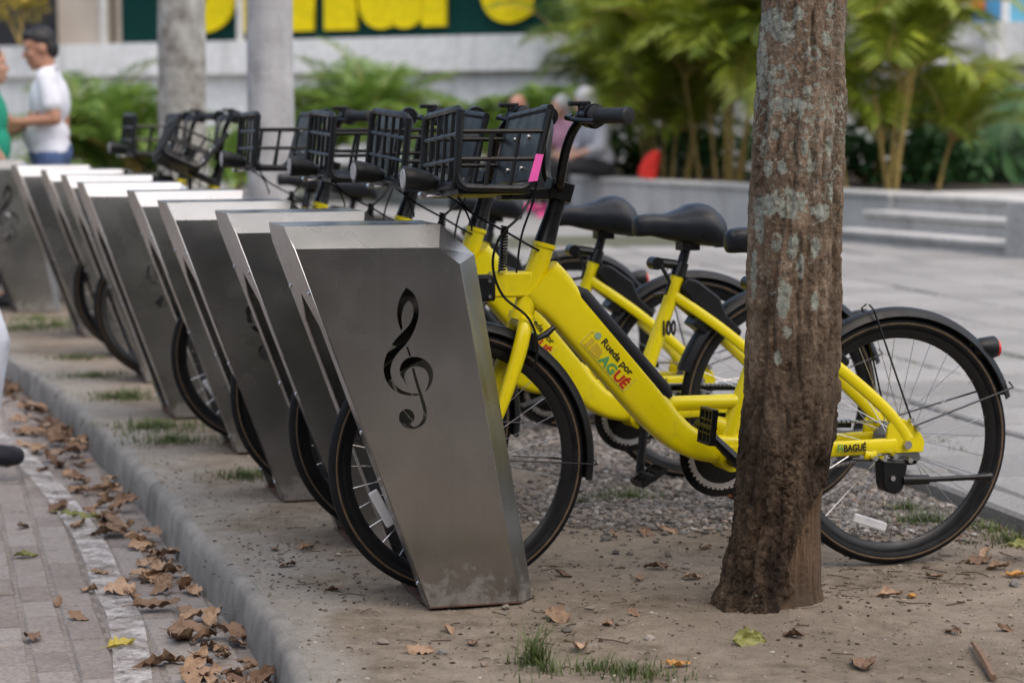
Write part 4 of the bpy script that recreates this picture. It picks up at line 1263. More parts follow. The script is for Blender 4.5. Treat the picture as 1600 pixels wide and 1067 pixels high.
MAT['fern'] = leaf_mat('fern_leaf', (0.05, 0.135, 0.02), (0.22, 0.32, 0.05))
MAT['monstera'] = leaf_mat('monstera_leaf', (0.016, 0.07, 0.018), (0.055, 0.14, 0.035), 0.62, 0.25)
MAT['tree_leaf'] = leaf_mat('tree_leaf', (0.04, 0.09, 0.015), (0.09, 0.15, 0.025))
MAT['yellow_leaf'] = leaf_mat('yellow_leaf', (0.25, 0.22, 0.03), (0.42, 0.32, 0.04))
MAT['grass'] = leaf_mat('grass_blade', (0.045, 0.075, 0.016), (0.13, 0.165, 0.045), 0.5, 0.3)

# ------------------------------------------------------------------ the near tree
def bark_mat(name, attrs=True):
    m = NT(name); co = m.coord('Object', (1, 1, 1)); cs = m.coord('Object', (1, 1, 0.3))
    n1 = m.noise(cs, 14, 6, 0.65); n2 = m.noise(co, 60, 5, 0.7); n3 = m.noise(co, 5, 3)
    low = m.attr('low')
    up = m.ramp(n1, [(0.28, (0.045, 0.029, 0.018)), (0.44, (0.155, 0.108, 0.072)), (0.70, (0.275, 0.208, 0.150))])
    dn = m.ramp(n1, [(0.28, (0.014, 0.009, 0.006)), (0.46, (0.045, 0.029, 0.018)), (0.70, (0.125, 0.084, 0.053))])
    c = m.mix(low, up, dn)
    pl = m.attr('plate'); c = m.mix(1.0, c, m.ramp(pl, [(0.0, 0.66), (1.0, 1.3)]), 'MULTIPLY')
    moss = m.ramp(m.noise(cs, 7, 5, 0.7), [(0.58, 0.0), (0.72, 0.5)]); c = m.mix(moss, c, (0.10, 0.09, 0.035))
    c = m.mix(1.0, c, m.ramp(n2, [(0.25, 0.55), (0.5, 1.0), (0.8, 1.45)]), 'MULTIPLY')
    c = m.mix(1.0, c, m.ramp(m.noise(co, 170, 4, 0.8), [(0.32, 0.55), (0.5, 1.0), (0.72, 1.5)]), 'MULTIPLY')
    li = m.attr('lichen'); lic = m.ramp(n2, [(0.3, (0.22, 0.25, 0.21)), (0.7, (0.40, 0.43, 0.38))])
    lf = m.ramp(m.math('ADD', li, m.math('MULTIPLY', m.math('SUBTRACT', m.noise(co, 75, 6, 0.75), 0.5), 2.6)), [(0.40, 0.0), (0.58, 0.85)]); c = m.mix(lf, c, lic)
    wd = m.attr('wood'); wn_ = m.noise(m.coord('Object', (1, 1, 0.06)), 42, 4, 0.6)
    wc = m.ramp(wn_, [(0.3, (0.055, 0.034, 0.020)), (0.5, (0.125, 0.080, 0.048)), (0.72, (0.21, 0.145, 0.095))]); wc = m.mix(m.ramp(n3, [(0.4, 0.0), (0.65, 0.7)]), wc, (0.075, 0.052, 0.036)); c = m.mix(wd, c, wc)
    m.col(c); m.rough(0.88); m.b.inputs['Specular IOR Level'].default_value = 0.25
    n5 = m.noise(m.coord('Object', (1, 1, 0.55)), 190, 4, 0.75)
    m.bump(m.math('ADD', m.math('ADD', m.math('MULTIPLY', n2, 0.8), n1), m.math('MULTIPLY', n5, 0.6)), 1.0, 0.010)
    return m.mat
MAT['bark'] = bark_mat('bark')

def make_trunk(name, parent, zk, cxk, cyk, rk, nth, zs, seed, detail=True, lich=(), scale=1.0, lowz=0.75):
    zs = np.asarray(zs); th = np.linspace(0, 2 * PI, nth, endpoint=False)
    TH, Z = np.meshgrid(th, zs)
    cx = np.interp(Z, zk, cxk); cy = np.interp(Z, zk, cyk); r = np.interp(Z, zk, rk)
    a, b = np.cos(TH), np.sin(TH)
    lump = 0.06 * fbm(a * 1.4, b * 1.4, Z * 1.6, 3, seed) * r
    R = r + lump
    wx, wy, wz = a * r, b * r, Z
    w1 = fbm(wx * 14, wy * 14, wz * 9, 3, seed + 3) * 0.022
    low = np.clip((lowz + 0.25 * fbm(a * 2, b * 2, Z * 2, 3, seed + 8) - Z) / 0.3, 0, 1)
    # upper bark: thin flaky sheets and irregular upright fissures; foot: dark crumbly blocks
    def ridge(fx, fz, s, o=4):
        return 1 - np.abs(fbm(wx * fx + w1 * 6, wy * fx, wz * fz, o, s)) * 2.0
    fis = np.clip((ridge(13, 3.0, seed + 60) - 0.80) / 0.20, 0, 1) * np.clip(fbm(a * 2.2, b * 2.2, Z * 1.4, 3, seed + 61) * 2.4 + 0.35, 0, 1)
    fis2 = np.clip((ridge(34, 9, seed + 62) - 0.78) / 0.22, 0, 1)
    tn = fbm(wx * 20, wy * 20, wz * 7, 4, seed + 63) * 3.2; ter = np.floor(tn) + np.clip((tn - np.floor(tn)) * 4 - 1.5, 0, 1)
    up_d = -0.012 * fis ** 0.7 - 0.0032 * fis2 + 0.0030 * ter
    w2 = fbm(wx * 40, wy * 40, wz * 40, 3, seed + 70) * 0.02
    g1, g2 = worley((wx + w2) * 58, (wy + w2) * 58, (wz + w2) * 40, seed + 9)
    blk = np.clip((g2 - g1) / 0.35, 0, 1) ** 0.5
    cell = np.clip(0.5 + 1.3 * fbm(wx * 40, wy * 40, wz * 26, 2, seed + 71), 0, 1)
    msk = np.clip(0.5 + 1.6 * fbm(a * 3, b * 3, Z * 5, 3, seed + 72), 0.12, 1)
    dn_d = -0.011 * fis ** 0.7 + (blk - 1) * 0.007 * msk + (cell - 0.5) * 0.005 + 0.0035 * ter - 0.006 * fis2
    R = R + scale * (up_d * (1 - low) + dn_d * low)
    R = R + scale * 0.004 * fbm(wx * 30, wy * 30, wz * 16, 4, seed + 5) + scale * 0.0022 * fbm(wx * 130, wy * 130, wz * 100, 3, seed + 6)
    plate = np.clip(0.5 + 0.9 * fbm(wx * 22 + w1 * 9, wy * 22, wz * 9, 3, seed + 12) + 0.16 * (ter % 2 - 0.5), 0, 1)
    X = cx + R * a; Y = cy + R * b
    wood = np.zeros_like(X); li = np.clip(0.30 * np.clip((Z - 0.6) / 0.5, 0, 1) + 0.30 * fbm(wx * 16, wy * 16, wz * 12, 3, seed + 40), 0, 0.45)
    if detail:
        jit = 0.05 * fbm(wx * 22, wy * 22, wz * 14, 4, seed + 15) - 0.012
        xb = np.interp(Z, [0, 0.18, 0.30, 0.345, 0.36], [0.628, 0.690, 0.745, 0.79, 0.95])
        wood = np.clip((X + jit - xb) / 0.012, 0, 1) * np.clip((0.36 - Z) / 0.02, 0, 1) * (b < 0.75)
        base = r * 0.955 + 0.0075 * fbm(TH * 9, TH * 0, Z * 2.2, 4, seed + 18) + 0.002 * fbm(TH * 60, TH * 0, Z * 4, 2, seed + 19)
        R2 = np.where(wood > 0, (R * (1 - wood) + (base - 0.012) * wood), R)
        # hollow at the top of the wound
        hx = np.exp(-(((X - 0.772) / 0.018) ** 2 + ((Z - 0.365) / 0.035) ** 2)) * (b < 0.3)
        R2 = R2 - 0.030 * hx
        X = cx + R2 * a; Y = cy + R2 * b
        P = np.stack([X, Y, Z], -1).reshape(-1, 3)
        qx, qy = project(P); qx = qx.reshape(X.shape); qy = qy.reshape(X.shape)
        nz = fbm(wx * 60, wy * 60, wz * 60, 3, seed + 50)
        # the long dark fissures of the upper trunk
        carve = np.zeros_like(X)
        for line in FISS:
            ly = np.array([p[1] for p in line], float); lx = np.array([p[0] for p in line], float); wd_ = line[0][2]
            xx_ = np.interp(qy, ly, lx) + 5 * fbm(qy * 0.03, qy * 0, qx * 0, 3, int(lx[0])) + 2.5 * nz
            on = np.clip((qy - ly[0]) / 12, 0, 1) * np.clip((ly[-1] - qy) / 12, 0, 1) * (b < 0.35)
            carve = np.maximum(carve, on * np.exp(-((qx - xx_) / wd_) ** 2))
        R2 = R2 - 0.009 * carve
        X = cx + R2 * a; Y = cy + R2 * b
        plate = plate * (1 - 0.5 * carve)  # plate tone also darkened inside the grooves, as painted shade
        for (lx, ly, rx, ry, hole) in lich:
            d = np.sqrt(((qx - lx) / rx) ** 2 + ((qy - ly) / ry) ** 2) + 0.45 * nz
            v = np.clip((1.15 - d) / 0.35, 0, 1)
            if hole: v = v * np.clip((d - hole) / 0.2, 0.15, 1)
            li = np.maximum(li, v * 0.66 * (b < 0.25))
        li = np.where(wood > 0.2, 0, li)
    n, m_ = X.shape
    V = np.stack([X, Y, Z], -1).reshape(-1, 3)
    idx = np.arange(n * m_).reshape(n, m_); nx = np.roll(idx, -1, 1)
    Fq = np.stack([idx[:-1], nx[:-1], nx[1:], idx[1:]], -1).reshape(-1, 4)
    me = bpy.data.meshes.new('trunk'); me.from_pydata(V.tolist(), [], Fq.tolist())
    for nm, arr in (('low', low), ('plate', plate), ('lichen', li), ('wood', wood)):
        at = me.attributes.new(nm, 'FLOAT', 'POINT'); at.data.foreach_set('value', np.ascontiguousarray(arr.reshape(-1), np.float32))
    me.materials.append(MAT['bark']); me.shade_smooth()
    return me

def leaf_cloud(mb, centers, n, size, seed, flat=0.6):
    rg = np.random.default_rng(seed)
    for k in range(n):
        c, rad = centers[rg.integers(len(centers))]
        d = rg.normal(size=3); d /= np.linalg.norm(d); p = np.array(c) + d * np.array(rad) * rg.uniform(0.45, 1.0) ** 0.5
        s = size * rg.uniform(0.6, 1.3)
        q = Euler((rg.uniform(-flat, flat) - 0.3, rg.uniform(-flat, flat), rg.uniform(0, 2 * PI))).to_matrix()
        P = [Vector((0, 0, 0)), Vector((0.3 * s, 0.28 * s, 0.05 * s)), Vector((s, 0, -0.12 * s)), Vector((0.3 * s, -0.28 * s, 0.05 * s))]
        mb.add([Vector(p) + q @ v for v in P], [(0, 1, 2), (0, 2, 3)])

FISS = [[(1196, 120, 4), (1190, 250), (1186, 420)], [(1247, 185, 3), (1240, 290), (1236, 340)], [(1276, 170, 5), (1268, 300), (1262, 420), (1258, 520)], [(1306, 0, 4), (1308, 200), (1304, 420), (1300, 560)], [(1216, 200, 3), (1211, 250)], [(1228, 300, 3), (1214, 400), (1206, 560)], [(1240, 0, 4), (1234, 60)], [(1250, 360, 3), (1246, 470), (1250, 620)], [(1284, 400, 4), (1280, 560), (1272, 700)], [(1200, 480, 4), (1186, 640), (1170, 800)], [(1232, 560, 4), (1226, 700)]]
LICH = [(1271, 83, 13, 13, 0.28), (1236, 165, 42, 13, 0.0), (1216, 116, 18, 20, 0.3), (1204, 30, 20, 18, 0.0), (1225, 50, 20, 22, 0.0), (1191, 100, 9, 60, 0.0), (1232, 318, 30, 26, 0.0), (1202, 322, 14, 20, 0.0), (1283, 330, 14, 16, 0.0), (1257, 232, 7, 15, 0.0), (1240, 385, 10, 24, 0.0), (1224, 470, 11, 34, 0.0), (1186, 340, 8, 40, 0), (1251, 415, 7, 20, 0), (1229, 520, 8, 12, 0), (1300, 15, 9, 12, 0), (1210, 210, 8, 8, 0), (1268, 255, 8, 20, 0), (1178, 430, 6, 40, 0), (1290, 60, 8, 14, 0), (1262, 140, 8, 8, 0), (1295, 230, 7, 18, 0), (1222, 262, 9, 12, 0), (1200, 262, 8, 14, 0), (1275, 385, 8, 16, 0), (1300, 300, 6, 20, 0), (1246, 20, 10, 14, 0), (1212, 380, 8, 18, 0), (1232, 455, 6, 16, 0), (1275, 470, 7, 16, 0), (1215, 560, 7, 14, 0)]
tr = empty('street_tree', (0.69, 5.5, 0))
zs = np.concatenate([np.linspace(-0.05, 1.68, 620), np.linspace(1.70, 4.2, 60)])
me = make_trunk('trunk', tr, [-0.05, 0.0, 0.06, 0.25, 0.54, 1.0, 1.53, 3.0, 4.2], [0.650, 0.655, 0.660, 0.677, 0.700, 0.7075, 0.7185, 0.75, 0.80], [5.5] * 9, [0.185, 0.160, 0.140, 0.116, 0.121, 0.116, 0.105, 0.092, 0.08], 290, zs, 17, True, LICH)
o = bpy.data.objects.new('trunk', me); link(o, tr); at_root(o, tr)
mb = MB(); cents = []
rg = np.random.default_rng(4)
for k in range(7):
    a = k * 0.9 + 0.3; L = rg.uniform(1.3, 2.2); z0 = 3.2 + 0.13 * k
    p0 = Vector((0.79, 5.5, z0)); p1 = p0 + Vector((math.cos(a) * L * .5, math.sin(a) * L * .5, 0.7)); p2 = p0 + Vector((math.cos(a) * L, math.sin(a) * L, 1.1))
    mb.tube([p0, p1, p2], [0.05, 0.035, 0.012], 8); cents.append((tuple(p2), (0.8, 0.8, 0.45))); cents.append((tuple(p1 + Vector((0, 0, .5))), (0.7, 0.7, 0.4)))
at_root(mb.build('limbs', MAT['bark'], tr), tr).name = 'limb'
mb = MB(); leaf_cloud(mb, cents, 2600, 0.16, 5); at_root(mb.build('crown', MAT['tree_leaf'], tr, 0), tr)
tag(tr, 'near tree trunk with lichen patches and a bare wood wound at its foot', 'tree')

# pale trunk behind the bikes at the left
tx = at_depth(288, 15.0)
t2 = empty('plaza_tree', (tx, 15.0, 0))
me = make_trunk('trunk', t2, [-0.1, 0, 0.4, 2.2, 4.5], [tx] * 5, [15.0] * 5, [0.24, 0.22, 0.168, 0.158, 0.13], 64, np.linspace(-0.1, 4.5, 140), 44, False, (), 0.6, -1.0)
at = me.attributes['lichen']; vals = np.zeros(len(me.vertices), np.float32); at.data.foreach_get('value', vals); at.data.foreach_set('value', (vals * 0.9 + 0.40).astype(np.float32))
def pale_bark():
    m = NT('pale_mottled_bark'); co = m.coord()
    c_ = m.ramp(m.noise(co, 7, 5, 0.65), [(0.30, (0.13, 0.11, 0.09)), (0.46, (0.27, 0.26, 0.235)), (0.62, (0.40, 0.40, 0.37)), (0.75, (0.52, 0.52, 0.49))])
    c_ = m.mix(m.ramp(m.noise(co, 3.5, 4, 0.7), [(0.60, 0.0), (0.70, 0.7)]), c_, (0.14, 0.095, 0.06)); m.col(c_); m.rough(0.9); m.bump(m.noise(co, 30, 5, 0.7), 0.5, 0.01)
    return m.mat
me.materials.clear(); me.materials.append(pale_bark())
o = bpy.data.objects.new('trunk', me); link(o, t2); at_root(o, t2)
mb = MB(); leaf_cloud(mb, [((tx, 15, 5.2), (1.6, 1.6, 0.8)), ((tx - 1, 15.6, 5.0), (1.2, 1.2, 0.7)), ((tx + 1, 14.6, 5.3), (1.2, 1.2, 0.7))], 1500, 0.2, 8); at_root(mb.build('crown', MAT['tree_leaf'], t2, 0), t2)
tag(t2, 'pale lichen-covered tree trunk behind the far bikes, left of the grey pole', 'tree')

# grey concrete pole
gx = at_depth(425, 13.6)
pl = empty('utility_pole', (gx, 13.6, 0))
mb = MB(); mb.tube([(0, 0, -0.05), (0, 0, 0.5), (0, 0, 3.0), (0, 0, 7.0)], [0.152, 0.149, 0.132, 0.105], 28)
mb.build('shaft', concrete('pole_concrete', (0.24, 0.24, 0.245), (0.44, 0.44, 0.45), 0.45, 4.5), pl)
mb = MB(); mb.ring((0, 0, 0), [(0.137, -0.05), (0.139, -0.05), (0.139, 0.05), (0.137, 0.05)], R_(235), R_(262), 8)
o = mb.build('paper_scrap', simple('paper_scrap', (0.55, 0.54, 0.5), 0.9), pl); o.rotation_euler = (PI / 2, 0, 0); o.location = (0, 0, 1.75)
tag(pl, 'round grey concrete utility pole behind the bikes', 'pole')

# ------------------------------------------------------------------ palms, ferns, monsteras
def frond(mb, base, az, el, L, seed, leaf=0.34, nl=26, droop=1.25, wid=0.02, vee=0.45):
    rg = np.random.default_rng(seed)
    P = []; p = Vector(base); e = el; st = 14
    for i in range(st + 1):
        P.append(p.copy()); d = Vector((math.cos(az) * math.cos(e), math.sin(az) * math.cos(e), math.sin(e)))
        p = p + d * (L / st); e -= droop / st * (0.35 + 1.3 * i / st)
    mb.tube(P, [0.012 * (1 - 0.8 * i / st) * (L / 1.6) for i in range(st + 1)], 5, mi=1)
    for i in range(nl):
        f = 0.14 + 0.86 * i / nl; q = f * st; k = min(int(q), st - 1); fr_ = q - k
        c = P[k].lerp(P[k + 1], fr_); t = (P[k + 1] - P[k]).normalized()
        side = t.cross(Vector((0, 0, 1)))
        if side.length < 1e-3: side = Vector((1, 0, 0))
        side.normalize(); upv = side.cross(t).normalized()
        l = leaf * (0.45 + 0.9 * math.sin(PI * min(1, f * 0.9 + 0.08))) * rg.uniform(0.85, 1.1)
        for s in (-1, 1):
            d = (side * s * 0.85 + t * 0.62 + upv * vee * rg.uniform(0.4, 1.0)).normalized()
            a = c + d * (l * 0.5) ; b = c + d * l + Vector((0, 0, -0.28 * l))
            w = upv.cross(d).normalized() * wid
            mb.add([c, a - w, b, a + w], [(0, 1, 2, 3)])
def palm(name, x, y, z, label, cat, group, nst, H, nfr, L, seed, mat, leaf=0.34, lean=0.25, cane=True):
    rg = np.random.default_rng(seed)
    r = empty(name, (x, y, z))
    cn = MB(); crowns = MB()
    for k in range(nst):
        a = rg.uniform(0, 2 * PI); rd = rg.uniform(0.10, 0.42)
        b = Vector((math.cos(a) * rd, math.sin(a) * rd, 0)); h = H * (1.0 if k == 0 else rg.uniform(0.25, 1.0))
        tp = b + Vector((math.cos(a) * lean * h * rg.uniform(.3, 1.2), math.sin(a) * lean * h * rg.uniform(.3, 1.2), h))
        if cane: cn.tube([b, b.lerp(tp, 0.5) + Vector((0, 0, 0.03)), tp], [0.026, 0.021, 0.017], 7)
        for j in range(nfr):
            frond(crowns, tp, rg.uniform(0, 2 * PI), R_(rg.uniform(30, 84)), L * rg.uniform(0.7, 1.1), int(rg.integers(1e6)), leaf, 30, rg.uniform(1.1, 2.3))
    if cane: cn.build('cane', MAT['cane'], r)
    crowns.build('crown', [MAT[mat], MAT['cane']], r, 0)
    return tag(r, label, cat, group)
def planter_at(px, s):
    # point inside the planter, s metres behind its wall, under image column px
    u = (px - 800) / 3450; o0 = P0 + PN * s
    A = np.array([[PD[0], -u], [PD[1], -1]]); t, d = np.linalg.solve(A, -o0)
    q = o0 + PD * t; return float(q[0]), float(q[1])
GP = 'palms in the raised planter'
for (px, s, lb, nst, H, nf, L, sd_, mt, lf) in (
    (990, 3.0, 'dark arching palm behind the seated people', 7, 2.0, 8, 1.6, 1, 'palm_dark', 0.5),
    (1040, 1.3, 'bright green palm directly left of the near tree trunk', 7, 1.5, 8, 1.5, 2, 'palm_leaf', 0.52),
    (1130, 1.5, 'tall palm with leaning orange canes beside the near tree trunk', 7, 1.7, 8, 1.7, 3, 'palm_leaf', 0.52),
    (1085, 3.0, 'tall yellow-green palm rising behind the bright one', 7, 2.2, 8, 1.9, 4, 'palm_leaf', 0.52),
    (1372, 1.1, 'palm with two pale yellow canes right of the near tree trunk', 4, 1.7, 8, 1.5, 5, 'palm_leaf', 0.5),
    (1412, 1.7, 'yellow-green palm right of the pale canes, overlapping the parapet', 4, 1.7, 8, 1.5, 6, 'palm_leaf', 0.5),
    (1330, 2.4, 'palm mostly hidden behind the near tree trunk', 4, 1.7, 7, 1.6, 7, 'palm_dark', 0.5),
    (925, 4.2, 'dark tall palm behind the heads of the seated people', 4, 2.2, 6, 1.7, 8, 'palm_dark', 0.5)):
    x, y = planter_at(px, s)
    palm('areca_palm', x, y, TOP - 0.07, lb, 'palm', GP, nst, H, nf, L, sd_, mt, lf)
# dark undergrowth between the canes
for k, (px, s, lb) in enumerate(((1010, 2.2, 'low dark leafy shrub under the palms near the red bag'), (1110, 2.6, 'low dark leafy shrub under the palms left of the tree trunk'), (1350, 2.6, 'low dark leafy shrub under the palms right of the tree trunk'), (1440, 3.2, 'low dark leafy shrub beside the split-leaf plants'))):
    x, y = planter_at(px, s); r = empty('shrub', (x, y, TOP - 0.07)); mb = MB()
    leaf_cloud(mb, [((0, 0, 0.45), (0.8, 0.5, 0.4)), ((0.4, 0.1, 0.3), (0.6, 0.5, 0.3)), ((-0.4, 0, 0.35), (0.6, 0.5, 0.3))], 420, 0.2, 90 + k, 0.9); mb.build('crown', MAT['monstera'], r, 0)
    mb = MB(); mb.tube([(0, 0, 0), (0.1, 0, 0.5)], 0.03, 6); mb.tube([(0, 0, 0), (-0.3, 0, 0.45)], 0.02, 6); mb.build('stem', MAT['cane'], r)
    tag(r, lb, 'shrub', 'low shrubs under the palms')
GF = 'low feathery palms below the white wall'
for (px, y, z, lb, nst, H, nf, L, sd_) in (
    (505, 34.0, 0.44, 'low feathery palm right beside the grey pole', 4, 0.35, 10, 1.6, 21),
    (600, 33.5, 0.44, 'broad feathery palm in front of the white wall, middle of the photo', 5, 0.45, 10, 1.75, 22),
    (690, 32.0, 0.44, 'small feathery palm above the basket of the second bike', 3, 0.2, 9, 1.2, 23),
    (775, 30.5, 0.44, 'small spiky palm left of the man with sunglasses', 3, 0.25, 9, 1.35, 24),
    (852, 30.2, 0.44, 'small spiky palm between the seated people', 3, 0.3, 9, 1.3, 25),
    (160, 34.5, -0.01, 'large leafy palm bush just right of the man in white', 5, 0.6, 10, 1.9, 26),
    (215, 33.5, -0.01, 'leafy palm bush left of the pale trunk', 5, 0.5, 10, 1.8, 27),
    (345, 33.0, -0.01, 'small palm bush between the pale trunk and the pole', 2, 0.15, 9, 1.3, 28)):
    palm('feather_palm', at_depth(px, y), y, z, lb, 'palm', GF, nst, H, nf, L, sd_, 'fern', 0.46, 0.3, False)

def monstera_leaf():
    # outline of a split leaf, slightly folded along the midrib
    mb = MB(); n = 9
    for s in (-1, 1):
        for k in range(n):
            f0 = k / n; f1 = (k + 0.78) / n
            def half(f): return 0.42 * math.sin(PI * min(1, 0.12 + 0.88 * f)) ** 0.7 * (1 - 0.15 * f)
            a = Vector((f0 - 0.02, 0, 0)); b = Vector((min(1, f1 + 0.02), 0, 0))
            w0, w1 = half(f0), half(f1)
            c = Vector((f1 + 0.10, s * w1, -0.10 * w1 - 0.1 * f1 ** 2)); d = Vector((f0 + 0.10, s * w0, -0.10 * w0 - 0.1 * f0 ** 2))
            mb.add([a, b, c, d], [(0, 1, 2, 3)])
    return mb
def monstera(px, y, z, label, n, seed, H):
    rg = np.random.default_rng(seed)
    r = empty('monstera_plant', (at_depth(px, y), y, z))
    me = monstera_leaf().mesh('leaf', MAT['monstera'], 0)
    st = MB()
    for k in range(n):
        a = rg.uniform(0, 2 * PI); rr = rg.uniform(0.15, 0.75); h = H * rg.uniform(0.3, 1.0)
        tp = Vector((math.cos(a) * rr, math.sin(a) * rr - 0.15, h))
        st.tube([Vector((0.05 * math.cos(a), 0.05 * math.sin(a), 0)), tp * 0.55 + Vector((0, 0, 0.18)), tp], [0.018, 0.014, 0.010], 6)
        o = bpy.data.objects.new('leaf', me); link(o, r); s = rg.uniform(0.42, 0.78); o.scale = (s, s, s); o.location = tp
        o.rotation_euler = (Matrix.Rotation(rg.uniform(-0.9, 0.9), 3, 'Z') @ Matrix.Rotation(rg.uniform(0.5, 1.3), 3, 'X') @ Matrix.Rotation(-PI / 2, 3, 'Z')).to_euler()
    st.build('stem', MAT['fern'], r)
    tag(r, label, 'plant', 'split-leaf plants at the right')
monstera(1462, 27.5, TOP - 0.03, 'big split-leaf plant left of its twin beside the pale palm canes', 22, 31, 1.25)
monstera(1530, 28.2, TOP - 0.03, 'big split-leaf plant with the tallest dark leaf against the parapet', 24, 32, 1.35)
monstera(1600, 27.4, TOP - 0.03, 'split-leaf plant cut by the right edge of the photo', 22, 33, 1.2)
mb = MB()
for k in range(3): mb.ell((at_depth((1462, 1530, 1600)[k], 28.0), 28.3, TOP - 0.02), (0.9, 0.6, 0.10), None, 14, 6)
tag(mb.build('planting_soil', MAT['soil'], None), kind='structure')
# yellow-leaved shrub on the parapet at the top left
mb = MB(); yy = 41.5; xx = at_depth(38, yy); leaf_cloud(mb, [((0, 0, 0.62), (0.6, 0.3, 0.22)), ((-0.35, 0, 0.75), (0.5, 0.3, 0.25)), ((0.3, 0, 0.8), (0.3, 0.3, 0.25))], 260, 0.16, 61)
r = empty('yellow_shrub', (xx, yy, 2.585)); mb.build('crown', MAT['yellow_leaf'], r, 0)
mb = MB(); mb.tube([(0, 0, 0), (0.05, 0, 0.6)], 0.03, 6); mb.tube([(0, 0, 0), (-0.3, 0, 0.7)], 0.025, 6); mb.build('stem', MAT['cane'], r)
tag(r, 'yellow-green leafy shrub above the parapet, top left corner', 'shrub')

# ------------------------------------------------------------------ gravel, litter, grass
def stones(name, pts, rad, mat, seed):
    rg = np.random.default_rng(seed)
    t = (1 + 5 ** 0.5) / 2
    ico = np.array([(-1, t, 0), (1, t, 0), (-1, -t, 0), (1, -t, 0), (0, -1, t), (0, 1, t), (0, -1, -t), (0, 1, -t), (t, 0, -1), (t, 0, 1), (-t, 0, -1), (-t, 0, 1)], float) / math.sqrt(1 + t * t)
    fc = np.array([(0, 11, 5), (0, 5, 1), (0, 1, 7), (0, 7, 10), (0, 10, 11), (1, 5, 9), (5, 11, 4), (11, 10, 2), (10, 7, 6), (7, 1, 8), (3, 9, 4), (3, 4, 2), (3, 2, 6), (3, 6, 8), (3, 8, 9), (4, 9, 5), (2, 4, 11), (6, 2, 10), (8, 6, 7), (9, 8, 1)])
    n = len(pts)
    V = np.repeat(ico[None], n, 0) * (1 + rg.uniform(-0.28, 0.28, (n, 12, 1)))
    V *= np.stack([rg.uniform(0.7, 1.3, n), rg.uniform(0.7, 1.3, n), rg.uniform(0.45, 0.8, n)], -1)[:, None]
    a = rg.uniform(0, 2 * PI, n); ca, sa = np.cos(a)[:, None], np.sin(a)[:, None]
    V = np.stack([V[..., 0] * ca - V[..., 1] * sa, V[..., 0] * sa + V[..., 1] * ca, V[..., 2]], -1)
    V = V * rad[:, None, None] + pts[:, None]
    F = (fc[None] + (np.arange(n) * 12)[:, None, None]).reshape(-1, 3)
    me = bpy.data.meshes.new(name); me.from_pydata(V.reshape(-1, 3).tolist(), [], F.tolist())
    at = me.attributes.new('tone', 'FLOAT', 'POINT'); at.data.foreach_set('value', np.repeat(rg.uniform(0, 1, n), 12).astype(np.float32))
    me.materials.append(mat)
    return link(bpy.data.objects.new(name, me))
def stone_mat(name, stops):
    m = NT(name); t = m.attr('tone')
    m.col(m.ramp(t, stops)); m.rough(0.85)
    return m.mat
MAT['pebble'] = stone_mat('pebble', [(0.0, (0.05, 0.045, 0.042)), (0.3, (0.12, 0.104, 0.09)), (0.6, (0.165, 0.155, 0.148)), (0.88, (0.23, 0.18, 0.14)), (1.0, (0.36, 0.34, 0.32))])
N = 42000
yy = rng.uniform(6.3, 10.5, N); ss = rng.uniform(0.9, 2.6, N); xx = kerb_x(yy) + ss
keep = (xx < plaza_x(yy) - 0.03) & ((ss - 1.25 + 0.5 * fbm(xx * 1.3, yy * 1.3, xx * 0, 3, 21)) > 0.05 * rng.normal(size=N)) & ((yy - 6.35 + 0.5 * fbm(xx * 2, yy * 2, xx * 0, 2, 4)) > 0.25 + 0.2 * rng.normal(size=N))
xx, yy = xx[keep], yy[keep]
tag(stones('gravel', np.stack([xx, yy, vz(xx, yy) + 0.004], -1), 0.004 + 0.011 * rng.uniform(0, 1, len(xx)) ** 2, MAT['pebble'], 3), 'grey gravel spread on the earth behind the docks', 'gravel', kind='stuff')
N = 9000
yy = rng.uniform(4.3, 9.0, N); xx = kerb_x(yy) + rng.uniform(0.03, 2.5, N) ; keep = (xx < plaza_x(yy) - 0.03); xx, yy = xx[keep], yy[keep]
MAT['grit'] = stone_mat('grit', [(0.0, (0.10, 0.08, 0.06)), (0.5, (0.20, 0.165, 0.13)), (0.9, (0.30, 0.26, 0.215)), (1.0, (0.42, 0.39, 0.35))])
tag(stones('loose_grit', np.stack([xx, yy, vz(xx, yy) + 0.001], -1), 0.0010 + 0.0058 * rng.uniform(0, 1, len(xx)) ** 3.5, MAT['grit'], 5), 'loose grit and tiny pebbles scattered on the dirt', 'grit', kind='stuff')
cl = [(-0.62, 6.05, .16), (-0.45, 5.75, .12), (0.30, 5.75, .25), (0.95, 5.62, .22), (1.2, 5.85, .2), (0.05, 5.12, .2), (-0.55, 6.9, .2), (0.55, 6.3, .3), (-0.2, 5.0, .3), (0.75, 5.25, .15), (1.0, 5.0, .3)]
P_ = np.concatenate([np.stack([rng.normal(cx_, s_, 80), rng.normal(cy_, s_ * 1.2, 80)], -1) for cx_, cy_, s_ in cl]); P_ = P_[(P_[:, 0] > kerb_x(P_[:, 1]) + 0.08)]
tag(stones('bark_crumbs', np.stack([P_[:, 0], P_[:, 1], vz(P_[:, 0], P_[:, 1]) + 0.001], -1), 0.0010 + 0.006 * rng.uniform(0, 1, len(P_)) ** 4, simple('dark_crumb', (0.045, 0.028, 0.02), 0.9, var=0.5, scale=60), 6), 'dark crumbs of bark and soil in patches on the dirt', 'crumbs', kind='stuff')
